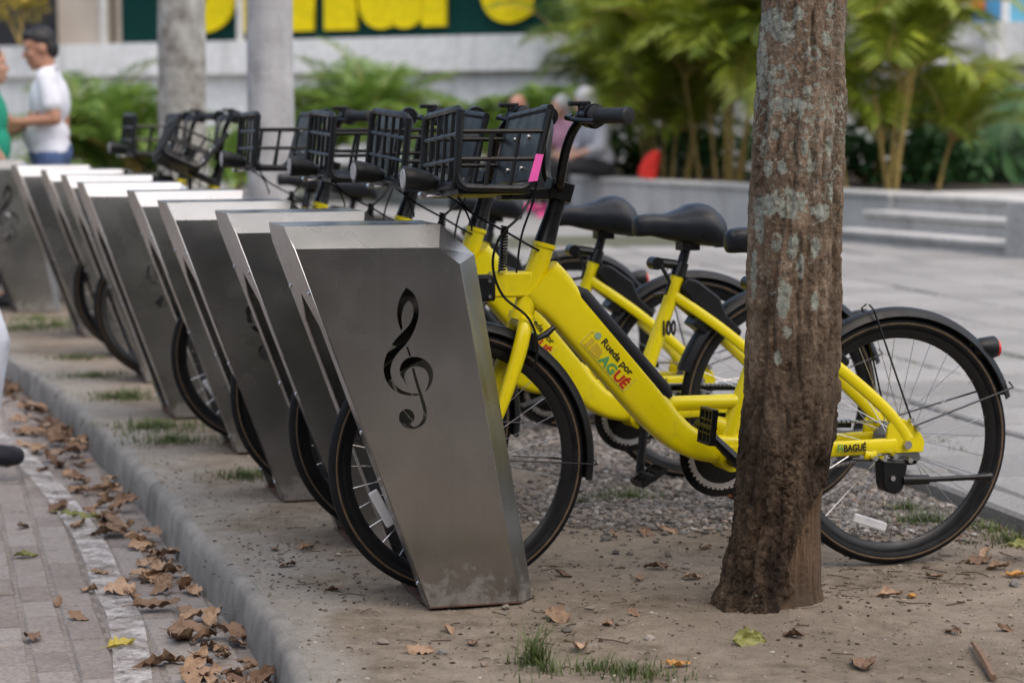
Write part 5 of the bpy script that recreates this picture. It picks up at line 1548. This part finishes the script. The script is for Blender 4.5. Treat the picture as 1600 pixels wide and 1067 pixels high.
# single bigger stones in the foreground
STN = [(790, 950, .016), (690, 1020, .013), (598, 1004, .014), (920, 950, .012), (885, 985, .012), (1045, 870, .017), (962, 866, .016), (985, 868, .013), (1015, 998, .012), (757, 1040, .013), (1585, 915, .02), (1072, 890, .012)]
SL = ['small grey stone on the dirt between the nearest dock and the tree', 'small grey stone on the dirt in front of the nearest dock']
for k, (px, py, r_) in enumerate(STN):
    q = ground_at(px, py); s = stones('stone', np.array([[0, 0, r_ * 0.35]]), np.array([r_]), MAT['pebble'], 70 + k); s.location = (q[0], q[1], vz1(q[0], q[1]))
    lb = 'small grey stone lying left of the tree, behind its foot' if (px > 880 and py < 900) else ('small grey stone on the dirt in front of the nearest dock' if px < 870 else ('grey stone at the right edge of the dirt' if px > 1500 else 'small grey stone on the dirt between dock and tree'))
    tag(s, lb, 'stone', 'single stones on the dirt')

def grass():
    V = []; F = []
    rg = np.random.default_rng(12)
    def tuft(cx, cy, z, rad, n, h, w):
        for k in range(n):
            a = rg.uniform(0, 2 * PI); d = rad * abs(rg.normal()) * 0.55
            x, y = cx + math.cos(a) * d * 1.3, cy + math.sin(a) * d
            zz = z if z is not None else vz1(x, y)
            hh = h * rg.uniform(0.4, 1.1); b = rg.uniform(0, 2 * PI); ln = hh * rg.uniform(0.25, 1.5)
            wd = w * rg.uniform(0.7, 1.3); sx, sy = -math.sin(b) * wd, math.cos(b) * wd
            i = len(V)
            for f in (0, 0.4, 0.75, 1.0):
                ox, oy, oz = math.cos(b) * ln * f * f, math.sin(b) * ln * f * f, hh * (f - 0.25 * f * f * ln / hh)
                t = 1 - 0.92 * f
                V.append((x + ox - sx * t, y + oy - sy * t, zz + oz)); V.append((x + ox + sx * t, y + oy + sy * t, zz + oz))
            for q in range(3): F.append((i + 2 * q, i + 2 * q + 1, i + 2 * q + 3, i + 2 * q + 2))
    for (px, py, rad, n, h) in ((832, 1036, 0.035, 75, 0.12), (850, 1048, 0.08, 60, 0.05), (985, 1050, 0.08, 95, 0.04), (935, 1046, 0.06, 45, 0.05), (1015, 1058, 0.10, 70, 0.035),
                                (380, 745, 0.10, 150, 0.045), (245, 668, 0.20, 300, 0.05), (270, 690, 0.16, 200, 0.045), (195, 622, 0.16, 240, 0.05), (150, 588, 0.14, 130, 0.04), (120, 560, 0.14, 100, 0.04), (90, 510, 0.3, 160, 0.05), (40, 515, 0.3, 140, 0.05), (985, 778, 0.10, 150, 0.045), (1440, 818, 0.10, 170, 0.05), (1415, 800, 0.08, 90, 0.05), (1590, 848, 0.10, 130, 0.05), (1545, 828, 0.07, 70, 0.045), (910, 785, 0.05, 30, 0.03), (60, 500, 0.25, 120, 0.05)):
        q = ground_at(px, py); tuft(q[0], q[1], None, rad, int(n * 1.5), h, 0.0008 + 0.00022 * q[1])
    # moss and weeds in the slab joints
    for (px, py) in ((1385, 556), (1345, 548), (1410, 566), (1590, 560), (1575, 556), (1560, 548), (1430, 612), (1470, 690), (1500, 705), (1540, 590)):
        q = ground_at(px, py, 0.04); tuft(q[0], q[1], 0.03, 0.10, 45, 0.03, 0.004)
    me = bpy.data.meshes.new('grass'); me.from_pydata(V, [], F); me.materials.append(MAT['grass'])
    tag(link(bpy.data.objects.new('grass', me)), 'thin tufts of green grass growing on the dirt', 'grass', kind='stuff')
grass()

def dry_leaf_mat(name, lo, hi):
    m = NT(name); co = m.coord('Object'); oi = m.n('ObjectInfo')
    c = m.ramp(oi.outputs['Random'], [(0.0, lo), (0.6, tuple((a + b) / 2 for a, b in zip(lo, hi))), (1.0, hi)])
    c = m.mix(m.ramp(m.noise(co, 40, 4, 0.7), [(0.4, 0.0), (0.8, 0.6)]), c, tuple(x * 0.35 for x in lo)); m.col(c); m.rough(0.75)
    return m.mat
MAT['dry'] = dry_leaf_mat('dry_leaf', (0.13, 0.072, 0.042), (0.46, 0.31, 0.20))
def leaf_mesh(seed, mat, curl=1.0, wid=0.5):
    rg = np.random.default_rng(seed); nu, nv = 11, 7; V = []; F = []
    c1, c2, tw = rg.uniform(-1.4, 1.4) * curl, rg.uniform(0.3, 1.6) * curl, rg.uniform(-0.8, 0.8) * curl
    ph = rg.uniform(0, 6)
    for i in range(nu):
        f = i / (nu - 1); w = wid * (math.sin(PI * f ** 0.8) ** 0.55) * (1 + 0.13 * math.sin(f * 13 + ph) + 0.09 * math.sin(f * 31 + 2 * ph)) * 0.5
        for j in range(nv):
            g = -1 + 2 * j / (nv - 1)
            x = f - 0.5; y = g * w; a = c1 * x * 0.9
            z = 0.30 * c2 * (abs(g) * w * 2) ** 1.6 * (1 if rg else 1) + 0.26 * c1 * (x * x) + tw * x * y * 0.9 + 0.03 * math.sin(9 * x + 5 * g + ph) + 0.05 * math.sin(15 * x + 11 * y * 3 + ph * 2) + 0.035 * math.sin(23 * x - 17 * y + ph)
            V.append((x * math.cos(a * 0.3), y * (1 - 0.22 * min(1, abs(c2))), z))
    zmin = min(v[2] for v in V); V = [(a, b, c - zmin) for a, b, c in V]
    for i in range(nu - 1):
        for j in range(nv - 1): F.append((i * nv + j, i * nv + j + 1, (i + 1) * nv + j + 1, (i + 1) * nv + j))
    mb = MB(); mb.add(V, F)
    mb.tube([(-0.5, 0, -zmin + 0.26 * c1 * .25), (-0.72, 0.02, -zmin + 0.02)], 0.012, 4)
    return mb.mesh('fallen_leaf', mat, 60)
LV = [leaf_mesh(100 + k, MAT['dry'], 0.75, 0.5 + 0.06 * (k % 4)) for k in range(10)]
def put_leaf(x, y, z, me, s, label, group, rot=None, name='fallen_leaf'):
    o = bpy.data.objects.new(name, me); link(o); o.location = (x, y, z); o.scale = (s, s, s)
    o.rotation_euler = rot or (random.gauss(0, 0.28), random.gauss(0, 0.28), random.uniform(0, 6.28))
    return tag(o, label, 'leaf', group)
rl = random.Random(5)
KS = [(p[0], p[1]) for p in spline(KERB, 4) if 4.4 < p[1] < 12.5]
LB = 'brown dry leaf among the others heaped in the gutter beside the kerb'
n = 0
while n < 235:
    i = rl.randrange(len(KS) - 1); (x, y) = KS[i]
    dens = 0.35 + 0.65 * (fbm(np.array([y * 0.9]), np.array([0.3]), np.array([0.]), 2, 77)[0] + 0.5)
    if 7.0 < y < 7.8: dens *= 0.45
    if y > 8.6: dens *= 1.15
    if rl.random() > dens: continue
    off = 0.03 + abs(rl.gauss(0, 0.13)); stack = 0.035 * rl.random() * max(0, 1 - off / 0.22)
    put_leaf(x - off - 0.01, y + rl.uniform(-.05, .05), ROAD_Z + 0.003 + stack, LV[rl.randrange(10)], rl.uniform(0.05, 0.135), LB, 'brown leaves heaped in the gutter'); n += 1
LB2 = 'brown dry leaf lying alone on the road pavers away from the kerb'
for k in range(24):
    i = rl.randrange(len(KS)); x, y = KS[i]
    put_leaf(x - rl.uniform(0.38, 1.3), y, ROAD_Z + 0.004, LV[rl.randrange(10)], rl.uniform(0.04, 0.09), LB2, 'stray leaves on the road')
LB3 = 'small brown dry leaf or leaf scrap lying on the dirt'
for (px, py, s) in ((520, 922, .05), (655, 1018, .07), (870, 965, .085), (905, 1015, .085), (1008, 838, .06), (960, 840, .05), (880, 900, .05), (1025, 890, .07), (990, 960, .05), (950, 975, .05), (480, 860, .06), (450, 885, .05), (590, 880, .05), (545, 820, .04), (1530, 880, .08), (1560, 890, .07), (1440, 760, .06), (1340, 790, .06), (1350, 1041, .1), (1240, 1000, .06), (1080, 905, .06), (1130, 640, .05), (1000, 905, .05), (840, 1000, .04), (1540, 870, .06), (1410, 870, .05), (1460, 905, .06), (740, 1005, .05), (700, 985, .05), (1105, 860, .06), (1045, 835, .06), (1500, 845, .06), (430, 860, .05), (1490, 990, .05), (1390, 935, .07), (1570, 985, .05)):
    q = ground_at(px, py); put_leaf(q[0], q[1], vz1(q[0], q[1]) + 0.002, LV[rl.randrange(10)], s, LB3, 'leaf scraps on the dirt')
MY = leaf_mat('fresh_yellow_leaf', (0.42, 0.34, 0.05), (0.55, 0.45, 0.08), 0.5, 0.2); MG = leaf_mat('olive_leaf', (0.16, 0.17, 0.04), (0.27, 0.27, 0.08), 0.5, 0.2); MO = leaf_mat('orange_leaf', (0.42, 0.2, 0.04), (0.55, 0.28, 0.06), 0.5, 0.2)
def single(px, py, z, mat, s, lb, rot, seed, wid=0.55):
    q = ground_at(px, py, z); zz = vz1(q[0], q[1]) if z == 0 else z
    put_leaf(q[0], q[1], zz + 0.003, leaf_mesh(seed, mat, 0.8, wid), s, lb, None, rot)
single(190, 1012, ROAD_Z, MY, 0.075, 'bright yellow heart-shaped leaf lying on the road pavers', (0.1, -0.1, 0.4), 201, 0.8)
single(1170, 1006, 0, MG, 0.088, 'folded olive green leaf on the soil in front of the tree foot', (0.9, 0.1, 0.3), 202, 0.7)
single(1060, 1042, 0, MO, 0.07, 'narrow orange-yellow leaf beside the grass tuft', (0.1, 0.1, 0.5), 203, 0.35)
single(1590, 900, 0, MO, 0.07, 'orange leaf on the dirt near the right edge', (0.1, 0.0, 0.2), 204, 0.5)
single(1425, 935, 0, MO, 0.05, 'small orange leaf on the dirt right of the tree foot', (0.1, 0.0, 1.2), 205, 0.5)
single(1595, 858, 0.03, MG, 0.09, 'yellow-green leaf at the edge of the slabs, right edge of the photo', (0.2, 0.1, 0.3), 206, 0.6)
single(40, 872, ROAD_Z, MG, 0.075, 'pale olive leaf on the road left of the painted line', (0.1, 0.1, 0.2), 207, 0.5)
single(130, 812, ROAD_Z, MG, 0.16, 'long dark narrow leaf lying across the painted line', (0.1, 0.1, 0.05), 208, 0.22)
# long strip of bark at the lower right
mb = MB(); q0 = ground_at(1520, 1012); q1 = ground_at(1552, 1066)
mb.tube([(q0[0], q0[1], vz1(*q0[:2]) + 0.012), ((q0[0] + q1[0]) / 2, (q0[1] + q1[1]) / 2, vz1(*q0[:2]) + 0.016), (q1[0], q1[1], vz1(*q1[:2]) + 0.010)], [0.006, 0.010, 0.008], 6)
tag(mb.build('bark_strip', MAT['dry'], None, 30), 'flat brown strip of bark lying at the lower right', 'bark')
# twigs: nobody could count them
mb = MB(); rt = random.Random(8)
for k in range(700):
    y = rt.uniform(4.4, 9.0); x = float(kerb_x(y)) + rt.uniform(0.05, 2.4)
    if x > float(plaza_x(y)) - 0.05: continue
    if rt.random() < 0.45: x, y = rt.choice([(0.85, 5.65), (0.3, 5.7), (-0.62, 6.0), (1.2, 5.9), (0.1, 5.2)]); x += rt.gauss(0, 0.16); y += rt.gauss(0, 0.2)
    a = rt.uniform(0, 6.28); l = rt.uniform(0.006, 0.02) if rt.random() < 0.8 else rt.uniform(0.02, 0.09); z = vz1(x, y) + 0.0025; b = a + rt.gauss(0, 0.5)
    mb.tube([(x, y, z), (x + math.cos(a) * l * .5, y + math.sin(a) * l * .5, z + rt.uniform(0, .004)), (x + math.cos(b) * l, y + math.sin(b) * l, z)], rt.uniform(0.0006, 0.0016), 4)
tag(mb.build('twig_litter', simple('twig', (0.06, 0.035, 0.022), 0.9, var=0.4, scale=20), None, 0), 'twigs and bark crumbs scattered on the dirt', 'litter', kind='stuff')

for k, (tx_, ty_, lb_) in enumerate(((3.1, -0.6, 'added street tree, unseen behind the viewpoint and close to the plaza'), (4.6, -6.6, 'added street tree, unseen far behind the viewpoint'), (-5.2, -4.0, 'added street tree across the road, unseen behind the viewpoint'))):  # unseen trees added so the steel docks mirror darker surroundings
    r_ = empty('street_tree', (tx_, ty_, 0)); mb = MB()
    mb.tube([(0, 0, -0.2), (0, 0, 0.3), (0.05, 0, 1.6), (0.1, 0, 3.2)], [0.17, 0.13, 0.11, 0.09], 12); cs_ = []
    for q in range(6):
        a_ = q * 1.05 + k; p1 = (math.cos(a_) * 1.3, math.sin(a_) * 1.3, 3.3 + 0.2 * (q % 3)); mb.tube([(0.08, 0, 2.2 + 0.15 * q), p1], [0.05, 0.02], 7); cs_.append((p1, (1.2, 1.2, 0.9)))
    cs_.append(((0, 0, 4.2), (1.6, 1.6, 0.8)))
    mb.build('trunk', simple('plain_bark', (0.09, 0.065, 0.05), 0.9, var=0.4, scale=12), r_)
    mb = MB(); leaf_cloud(mb, cs_, 2200, 0.30, 80 + k); mb.build('crown', MAT['tree_leaf'], r_, 0); tag(r_, lb_, 'tree')
# ------------------------------------------------------------------ people
SKIN = {}
def skin(c):
    if c not in SKIN:
        SKIN[c] = simple('skin', c, 0.5, var=0.1, scale=6); SKIN[c].node_tree.nodes['Principled BSDF'].inputs['Subsurface Weight'].default_value = 0.08
    return SKIN[c]
def cloth(name, c, scale=10):
    return simple(name, c, 0.85, var=0.18, scale=scale, bump=0.2, bscale=160)
def fuse(name, mb, mat, parent, vox=0.012, smooth=6):
    me = mb.mesh(name, mat, 0)
    ob = bpy.data.objects.new(name, me); COL.objects.link(ob)
    r = ob.modifiers.new('r', 'REMESH'); r.mode = 'VOXEL'; r.voxel_size = vox
    s = ob.modifiers.new('s', 'SMOOTH'); s.factor = 0.5; s.iterations = smooth
    dg = bpy.context.evaluated_depsgraph_get(); m2 = bpy.data.meshes.new_from_object(ob.evaluated_get(dg))
    bpy.data.objects.remove(ob)
    m2.materials.clear(); m2.materials.append(mat); m2.shade_smooth()
    return link(bpy.data.objects.new(name, m2), parent)
def hand(mb, wrist, dirv, side, up, s=1.0, curl=0.5):
    # palm and five fingers along dirv; side = thumb side; up = back of the hand
    d = Vector(dirv).normalized(); th = Vector(side); th = (th - d * th.dot(d)).normalized(); u = Vector(up); u = (u - d * u.dot(d) - th * u.dot(th)).normalized()
    w = Vector(wrist); pc = w + d * 0.045 * s
    for k in range(4):
        o = (k - 1.5) * 0.020 * s
        a = w + d * 0.012 * s - th * o * 0.6; b = w + d * 0.085 * s - th * o
        mb.cap(a, b, 0.015 * s, 0.012 * s, 8)
        L = (0.070, 0.080, 0.074, 0.058)[k] * s
        m1 = b + (d * math.cos(curl) - u * math.sin(curl)) * L * 0.5
        m2 = m1 + (d * math.cos(curl * 2.2) - u * math.sin(curl * 2.2)) * L * 0.5
        mb.cap(b, m1, 0.0095 * s, 0.009 * s, 8); mb.cap(m1, m2, 0.009 * s, 0.0075 * s, 8)
    t0 = w + d * 0.02 * s + th * 0.028 * s; t1 = t0 + (d * 0.6 + th * 0.7 - u * 0.2).normalized() * 0.035 * s; t2 = t1 + (d * 0.9 + th * 0.2 - u * 0.3).normalized() * 0.032 * s
    mb.cap(t0, t1, 0.0125 * s, 0.0105 * s, 8); mb.cap(t1, t2, 0.0105 * s, 0.0085 * s, 8)
def head_parts(mb, c, F, s=1.0):
    # c head centre, F frame (forward, left, up)
    f, l, u = F
    M = Matrix((f, l, u)).transposed()
    C = Vector(c)
    def P(a, b, z): return C + (f * a + l * b + u * z) * s
    mb.ell(P(-0.012, 0, 0.025), (0.098 * s, 0.078 * s, 0.100 * s), M, 20, 14)
    mb.ell(P(0.030, 0, -0.045), (0.066 * s, 0.060 * s, 0.078 * s), M, 16, 12)
    mb.cap(P(0.082, 0, 0.018), P(0.102, 0, -0.018), 0.011 * s, 0.016 * s, 8)
    mb.ell(P(0.088, 0, -0.062), (0.016 * s, 0.026 * s, 0.012 * s), M, 10, 8)
    mb.ell(P(0.072, 0, -0.098), (0.024 * s, 0.028 * s, 0.020 * s), M, 10, 8)
    for e in (-1, 1):
        mb.ell(P(-0.012, e * 0.080, -0.008), (0.020 * s, 0.011 * s, 0.032 * s), M, 10, 8)
        mb.ell(P(0.070, e * 0.032, 0.040), (0.022 * s, 0.030 * s, 0.009 * s), M, 10, 8)
        mb.ell(P(0.060, e * 0.045, -0.02), (0.024 * s, 0.024 * s, 0.022 * s), M, 10, 8)
    return P, M
EYE = simple('eye_dark', (0.03, 0.02, 0.015), 0.2); EYEW = simple('eye_white', (0.6, 0.58, 0.55), 0.2)
def person(loc, rz, sc, J, label, sk, shirt, trousers, shoes, hair, opt):
    """J: joints for a 1.7 m figure facing +x; every garment hugs the same skeleton"""
    root = empty('person', loc, rz)
    V = {k: Vector(v) * sc for k, v in J.items()}
    S = sc
    vx = opt.get('vox', 0.014)
    hf = V['look'].normalized(); hl = Vector((0, 0, 1)).cross(hf).normalized(); hu = hf.cross(hl).normalized()
    body = MB()
    P, M = head_parts(body, V['head'], (hf, hl, hu), S)
    body.cap(V['neck'], V['head'] + (hu * -0.05 - hf * 0.02) * S, 0.055 * S, 0.052 * S)
    body.ell(V['chest'], (0.105 * S, 0.15 * S, 0.17 * S), None, 16, 10)
    body.cap(V['pelvis'], V['chest'], 0.115 * S, 0.12 * S)
    for e, n in ((1, 'l'), (-1, 'r')):
        body.cap(V['neck'] - Vector((0, 0, .03)) * S, V['sh' + n], 0.05 * S, 0.05 * S)
        body.cap(V['sh' + n], V['el' + n], 0.048 * S, 0.040 * S); body.cap(V['el' + n], V['wr' + n], 0.040 * S, 0.026 * S)
        d = V['wr' + n] - V['el' + n]
        hand(body, V['wr' + n], d, opt.get('thumb' + n, (0, 0, 1)), opt.get('back' + n, (0, e, 0.2)), S, opt.get('curl', 0.55))
        body.cap(V['hip' + n], V['kn' + n], 0.078 * S, 0.052 * S); body.cap(V['kn' + n], V['an' + n], 0.050 * S, 0.034 * S)
        body.cap(V['an' + n], V['to' + n], 0.034 * S, 0.028 * S)
    b = fuse('body', body, skin(sk), root, vx * 0.72, 4)
    # shirt
    m = MB()
    m.ell(V['chest'], (0.128 * S, 0.182 * S, 0.19 * S), None, 18, 12)
    belly = opt.get('belly', 0.0)
    mid = V['chest'].lerp(V['pelvis'], 0.6)
    m.ell(mid + Vector((0.02 * S + belly * 0.4, 0, 0)), ((0.125 + belly) * S, 0.165 * S, 0.17 * S), None, 18, 12)
    hem = V['pelvis'] + Vector((0, 0, opt.get('hem', 0.0))) * S
    m.ell(hem + Vector((0, 0, 0.07)) * S, (0.13 * S, 0.175 * S, 0.13 * S), None, 18, 10)
    for e, n in ((1, 'l'), (-1, 'r')):
        m.cap(V['neck'] - Vector((0, 0, .045)) * S, V['sh' + n], 0.062 * S, 0.066 * S)
        cut = opt.get('sleeve', 0.62)
        m.cap(V['sh' + n], V['sh' + n].lerp(V['el' + n], min(cut, 1)), 0.068 * S, 0.064 * S)
        if cut > 1: m.cap(V['el' + n], V['el' + n].lerp(V['wr' + n], cut - 1), 0.056 * S, 0.045 * S)
    sh = fuse('shirt', m, shirt, root, vx, 5)
    if opt.get('collar'):
        c = MB(); c.tube([V['neck'] + Vector((0.052 * math.cos(a), 0.062 * math.sin(a), 0.0 - 0.02 * math.cos(a))) * S for a in np.linspace(0, 2 * PI, 14, endpoint=False)], 0.014 * S, 6, closed=True); c.build('collar', shirt, root)
    m = MB()
    m.ell(V['pelvis'], (0.135 * S, 0.168 * S, 0.13 * S), None, 16, 10)
    for n in ('l', 'r'):
        m.cap(V['hip' + n], V['kn' + n], 0.096 * S, 0.068 * S); m.cap(V['kn' + n], V['kn' + n].lerp(V['an' + n], opt.get('leg', 0.93)), 0.068 * S, 0.054 * S)
    fuse('trousers', m, trousers, root, vx, 5)
    for n in ('l', 'r'):
        m = MB(); d = (V['to' + n] - V['an' + n]); d.z = 0; d.normalize(); a = V['an' + n]; fl = opt.get('floor' + n, V['to' + n].z - 0.02 * S)
        heel = Vector((a.x, a.y, fl + 0.045 * S)) - d * 0.035 * S
        m.cap(heel, Vector((V['to' + n].x, V['to' + n].y, fl + 0.035 * S)), 0.045 * S, 0.036 * S); m.cap(heel + d * 0.03 * S, Vector((a.x, a.y, a.z + 0.01 * S)), 0.045 * S, 0.044 * S)
        fuse('shoe', m, shoes, root, vx * 0.8, 3)
    # hair
    m = MB()
    style = opt.get('hair', 'short')
    if style == 'short':
        m.ell(P(-0.026, 0, 0.048), (0.094 * S, 0.084 * S, 0.090 * S), M, 18, 12); m.ell(P(-0.062, 0, -0.01), (0.055 * S, 0.074 * S, 0.075 * S), M, 14, 10); m.ell(P(0.035, 0, 0.095), (0.05 * S, 0.062 * S, 0.035 * S), M, 14, 8)
    elif style == 'long':
        m.ell(P(-0.026, 0, 0.046), (0.096 * S, 0.088 * S, 0.092 * S), M, 18, 12)
        for e in (-1, 0, 1): m.cap(P(-0.06, e * 0.055, 0.02), P(-0.075, e * 0.07, -0.22), 0.05 * S, 0.035 * S)
    elif style == 'full':
        m.ell(P(-0.035, 0, 0.040), (0.108 * S, 0.098 * S, 0.108 * S), M, 18, 12); m.ell(P(-0.065, 0, -0.04), (0.07 * S, 0.088 * S, 0.085 * S), M, 14, 10)
    elif style == 'fringe':
        m.ell(P(-0.055, 0, 0.000), (0.066 * S, 0.082 * S, 0.055 * S), M, 16, 10)
    fuse('hair', m, hair, root, 0.012, 3)
    e_ = MB(); w_ = MB()
    for e in (-1, 1):
        w_.ell(P(0.072, e * 0.032, 0.014), (0.012 * S, 0.014 * S, 0.007 * S), M, 10, 8); e_.ell(P(0.081, e * 0.032, 0.014), (0.005 * S, 0.006 * S, 0.006 * S), M, 8, 6)
    w_.build('eye_white', EYEW, root); e_.build('iris', EYE, root)
    mo = MB(); mo.ell(P(0.100, 0, -0.062), (0.006 * S, 0.022 * S, 0.004 * S), M, 10, 6); mo.build('mouth', simple('lips', (0.30, 0.10, 0.08), 0.5), root)
    if opt.get('glasses'):
        g = MB()
        for e in (-1, 1):
            g.ell(P(0.097, e * 0.034, 0.012), (0.005 * S, 0.031 * S, 0.022 * S), M, 14, 8); g.tube([P(0.09, e * 0.064, 0.018), P(0.0, e * 0.086, 0.012)], 0.004 * S, 5)
        g.build('sunglasses', MAT['black_gloss'], root)
    return tag(root, label, 'person', opt.get('group'))

STAND = dict(pelvis=(0, 0, 0.93), chest=(0, 0, 1.24), neck=(0, 0, 1.435), head=(0.03, 0, 1.575), look=(1, 0, -0.15), shl=(0, 0.185, 1.385), shr=(0, -0.185, 1.385),
             ell=(-0.02, 0.235, 1.10), elr=(-0.02, -0.235, 1.10), wrl=(0.05, 0.24, 0.86), wrr=(0.05, -0.24, 0.86), hipl=(0, 0.088, 0.90), hipr=(0, -0.088, 0.90), knl=(0.02, 0.095, 0.49), knr=(0.02, -0.095, 0.49),
             anl=(-0.02, 0.10, 0.085), anr=(-0.02, -0.10, 0.085), tol=(0.145, 0.115, 0.03), tor=(0.145, -0.115, 0.03))
SIT = dict(pelvis=(0, 0, 0.10), chest=(0.05, 0, 0.40), neck=(0.08, 0, 0.595), head=(0.13, 0, 0.725), look=(1, 0, -0.2), shl=(0.07, 0.18, 0.545), shr=(0.07, -0.18, 0.545),
           ell=(0.12, 0.225, 0.28), elr=(0.12, -0.225, 0.28), wrl=(0.34, 0.12, 0.20), wrr=(0.34, -0.12, 0.20), hipl=(0.02, 0.09, 0.09), hipr=(0.02, -0.09, 0.09), knl=(0.44, 0.11, 0.10), knr=(0.44, -0.11, 0.10),
           anl=(0.42, 0.11, -0.33), anr=(0.42, -0.11, -0.33), tol=(0.58, 0.12, -0.385), tor=(0.58, -0.12, -0.385))
def mod(J, **k): d = dict(J); d.update(k); return d
# man in white polo
my = 14.75
person((at_depth(82, my), my, 0.0), PI + 0.12, 1.08, mod(STAND, look=(0.95, 0.08, -0.30), head=(0.055, 0, 1.565), neck=(0.01, 0, 1.435), ell=(-0.05, 0.235, 1.135), wrl=(0.19, 0.20, 1.115), elr=(0.0, -0.23, 1.12), wrr=(0.22, -0.16, 1.10)),
       'man in white polo shirt and blue jeans standing behind the far docks', (0.38, 0.19, 0.12), cloth('white_polo', (0.70, 0.71, 0.78)), cloth('blue_jeans', (0.06, 0.10, 0.22), 30), cloth('dark_shoes', (0.03, 0.03, 0.03)), simple('black_hair', (0.01, 0.009, 0.009), 0.5),
       dict(hem=-0.06, belly=0.022, collar=True, thumbl=(0, 0, 1), backl=(0, 1, 0), curl=0.9))
wy = 14.45
person((at_depth(-14, wy), wy, 0.0), 0.15, 1.0, mod(STAND, look=(1, 0.15, -0.1), shr=(0.02, -0.175, 1.36), elr=(-0.0, -0.225, 1.09), wrr=(0.12, -0.16, 0.93), ell=(0.05, 0.22, 1.1), wrl=(0.24, 0.14, 1.2)),
       'woman in green top with brown hair at the left edge, facing the man in white', (0.45, 0.25, 0.17), cloth('green_top', (0.01, 0.27, 0.17)), cloth('navy_trousers', (0.015, 0.02, 0.05)), cloth('dark_shoes', (0.03, 0.03, 0.03)), simple('brown_hair', (0.10, 0.05, 0.025), 0.5),
       dict(hem=0.0, sleeve=0.5, hair='long'))
# seated people on the planter wall
fz_ = math.atan2(-PN[1], -PN[0])
def seat(px, s=0.02):
    x, y = planter_at(px, s); return (x, y, TOP + 0.012)
person(seat(826, 0.12), fz_ - 0.25, 1.2, mod(SIT, look=(1, 0.55, -0.05)), 'seated man with sunglasses and grey shirt, face above the basket of the nearest bike', (0.42, 0.20, 0.14), cloth('grey_shirt', (0.33, 0.34, 0.38)), cloth('dark_trousers', (0.03, 0.03, 0.035)), cloth('dark_shoes', (0.03, 0.03, 0.03)), simple('grey_hair', (0.28, 0.27, 0.26), 0.6),
       dict(hair='fringe', glasses=True, sleeve=0.7, vox=0.016))
def striped():
    m = NT('grey_striped_shirt'); w = m.n('TexWave'); w.inputs['Scale'].default_value = 9; w.inputs['Distortion'].default_value = 1.5; w.bands_direction = 'Z'; m.l(m.coord(), w.inputs['Vector'])
    m.col(m.ramp(w.outputs['Fac'], [(0.3, (0.24, 0.25, 0.28)), (0.7, (0.36, 0.37, 0.40))])); m.rough(0.85); return m.mat
person(seat(890, 0.30), fz_ + 0.1, 1.17, mod(SIT, look=(1, 0.1, -0.1)), 'seated person with grey hair and pink top, between the sunglasses man and the striped shirt', (0.42, 0.24, 0.17), cloth('grey_pink_top', (0.40, 0.20, 0.27)), cloth('black_trousers', (0.012, 0.012, 0.014)), cloth('pink_shoes', (0.62, 0.06, 0.22)), simple('white_grey_hair', (0.42, 0.42, 0.42), 0.6),
       dict(hair='full', sleeve=0.7, vox=0.016))
person(seat(938, 0.06), fz_ - 0.05, 1.30, mod(SIT, look=(1, -0.5, -0.45), head=(0.17, 0, 0.70), neck=(0.10, 0, 0.59)), 'seated person with silver hair, grey striped shirt and black trousers, behind the near handlebar grip', (0.42, 0.24, 0.17), striped(), cloth('black_trousers', (0.012, 0.012, 0.014)), cloth('pink_shoes', (0.62, 0.06, 0.22)), simple('silver_hair', (0.40, 0.40, 0.41), 0.6),
       dict(hair='full', sleeve=1.3, vox=0.016))
# red bag on the planter wall
x, y = planter_at(1010, 0.25)
t = MB(); t.sweep([(0.0, 0.0), (0.02, 0.10), (0.07, 0.24), (0.12, 0.31), (0.135, 0.33)], 0.10, [0.11, 0.12, 0.095, 0.05, 0.015], 16, 2.6)
o = t.build('red_bag', cloth('red_cloth', (0.55, 0.02, 0.012)), None, 50, loc=(x, y, TOP + 0.004)); o.rotation_euler = (0, 0, 0.1)
tag(o, 'bright red soft bag standing on the planter wall', 'bag')
# passer-by in the road, almost out of the frame at the left
pd = 8.3
person((at_depth(-82, pd), pd, ROAD_Z), 0.05, 1.06, mod(STAND, knr=(0.16, -0.09, 0.50), anr=(0.115, -0.09, 0.10), tor=(0.235, -0.09, 0.085), knl=(-0.03, 0.09, 0.49), anl=(-0.22, 0.1, 0.13), tol=(-0.07, 0.11, 0.03)),
       'passer-by in pale trousers and dark shoes walking in from the left edge', (0.38, 0.2, 0.13), cloth('pale_shirt', (0.5, 0.5, 0.52)), cloth('pale_trousers', (0.66, 0.70, 0.78)), cloth('navy_shoes', (0.012, 0.013, 0.022)), simple('black_hair', (0.01, 0.009, 0.009), 0.5),
       dict(leg=0.62, floorr=0.06, floorl=0.005))
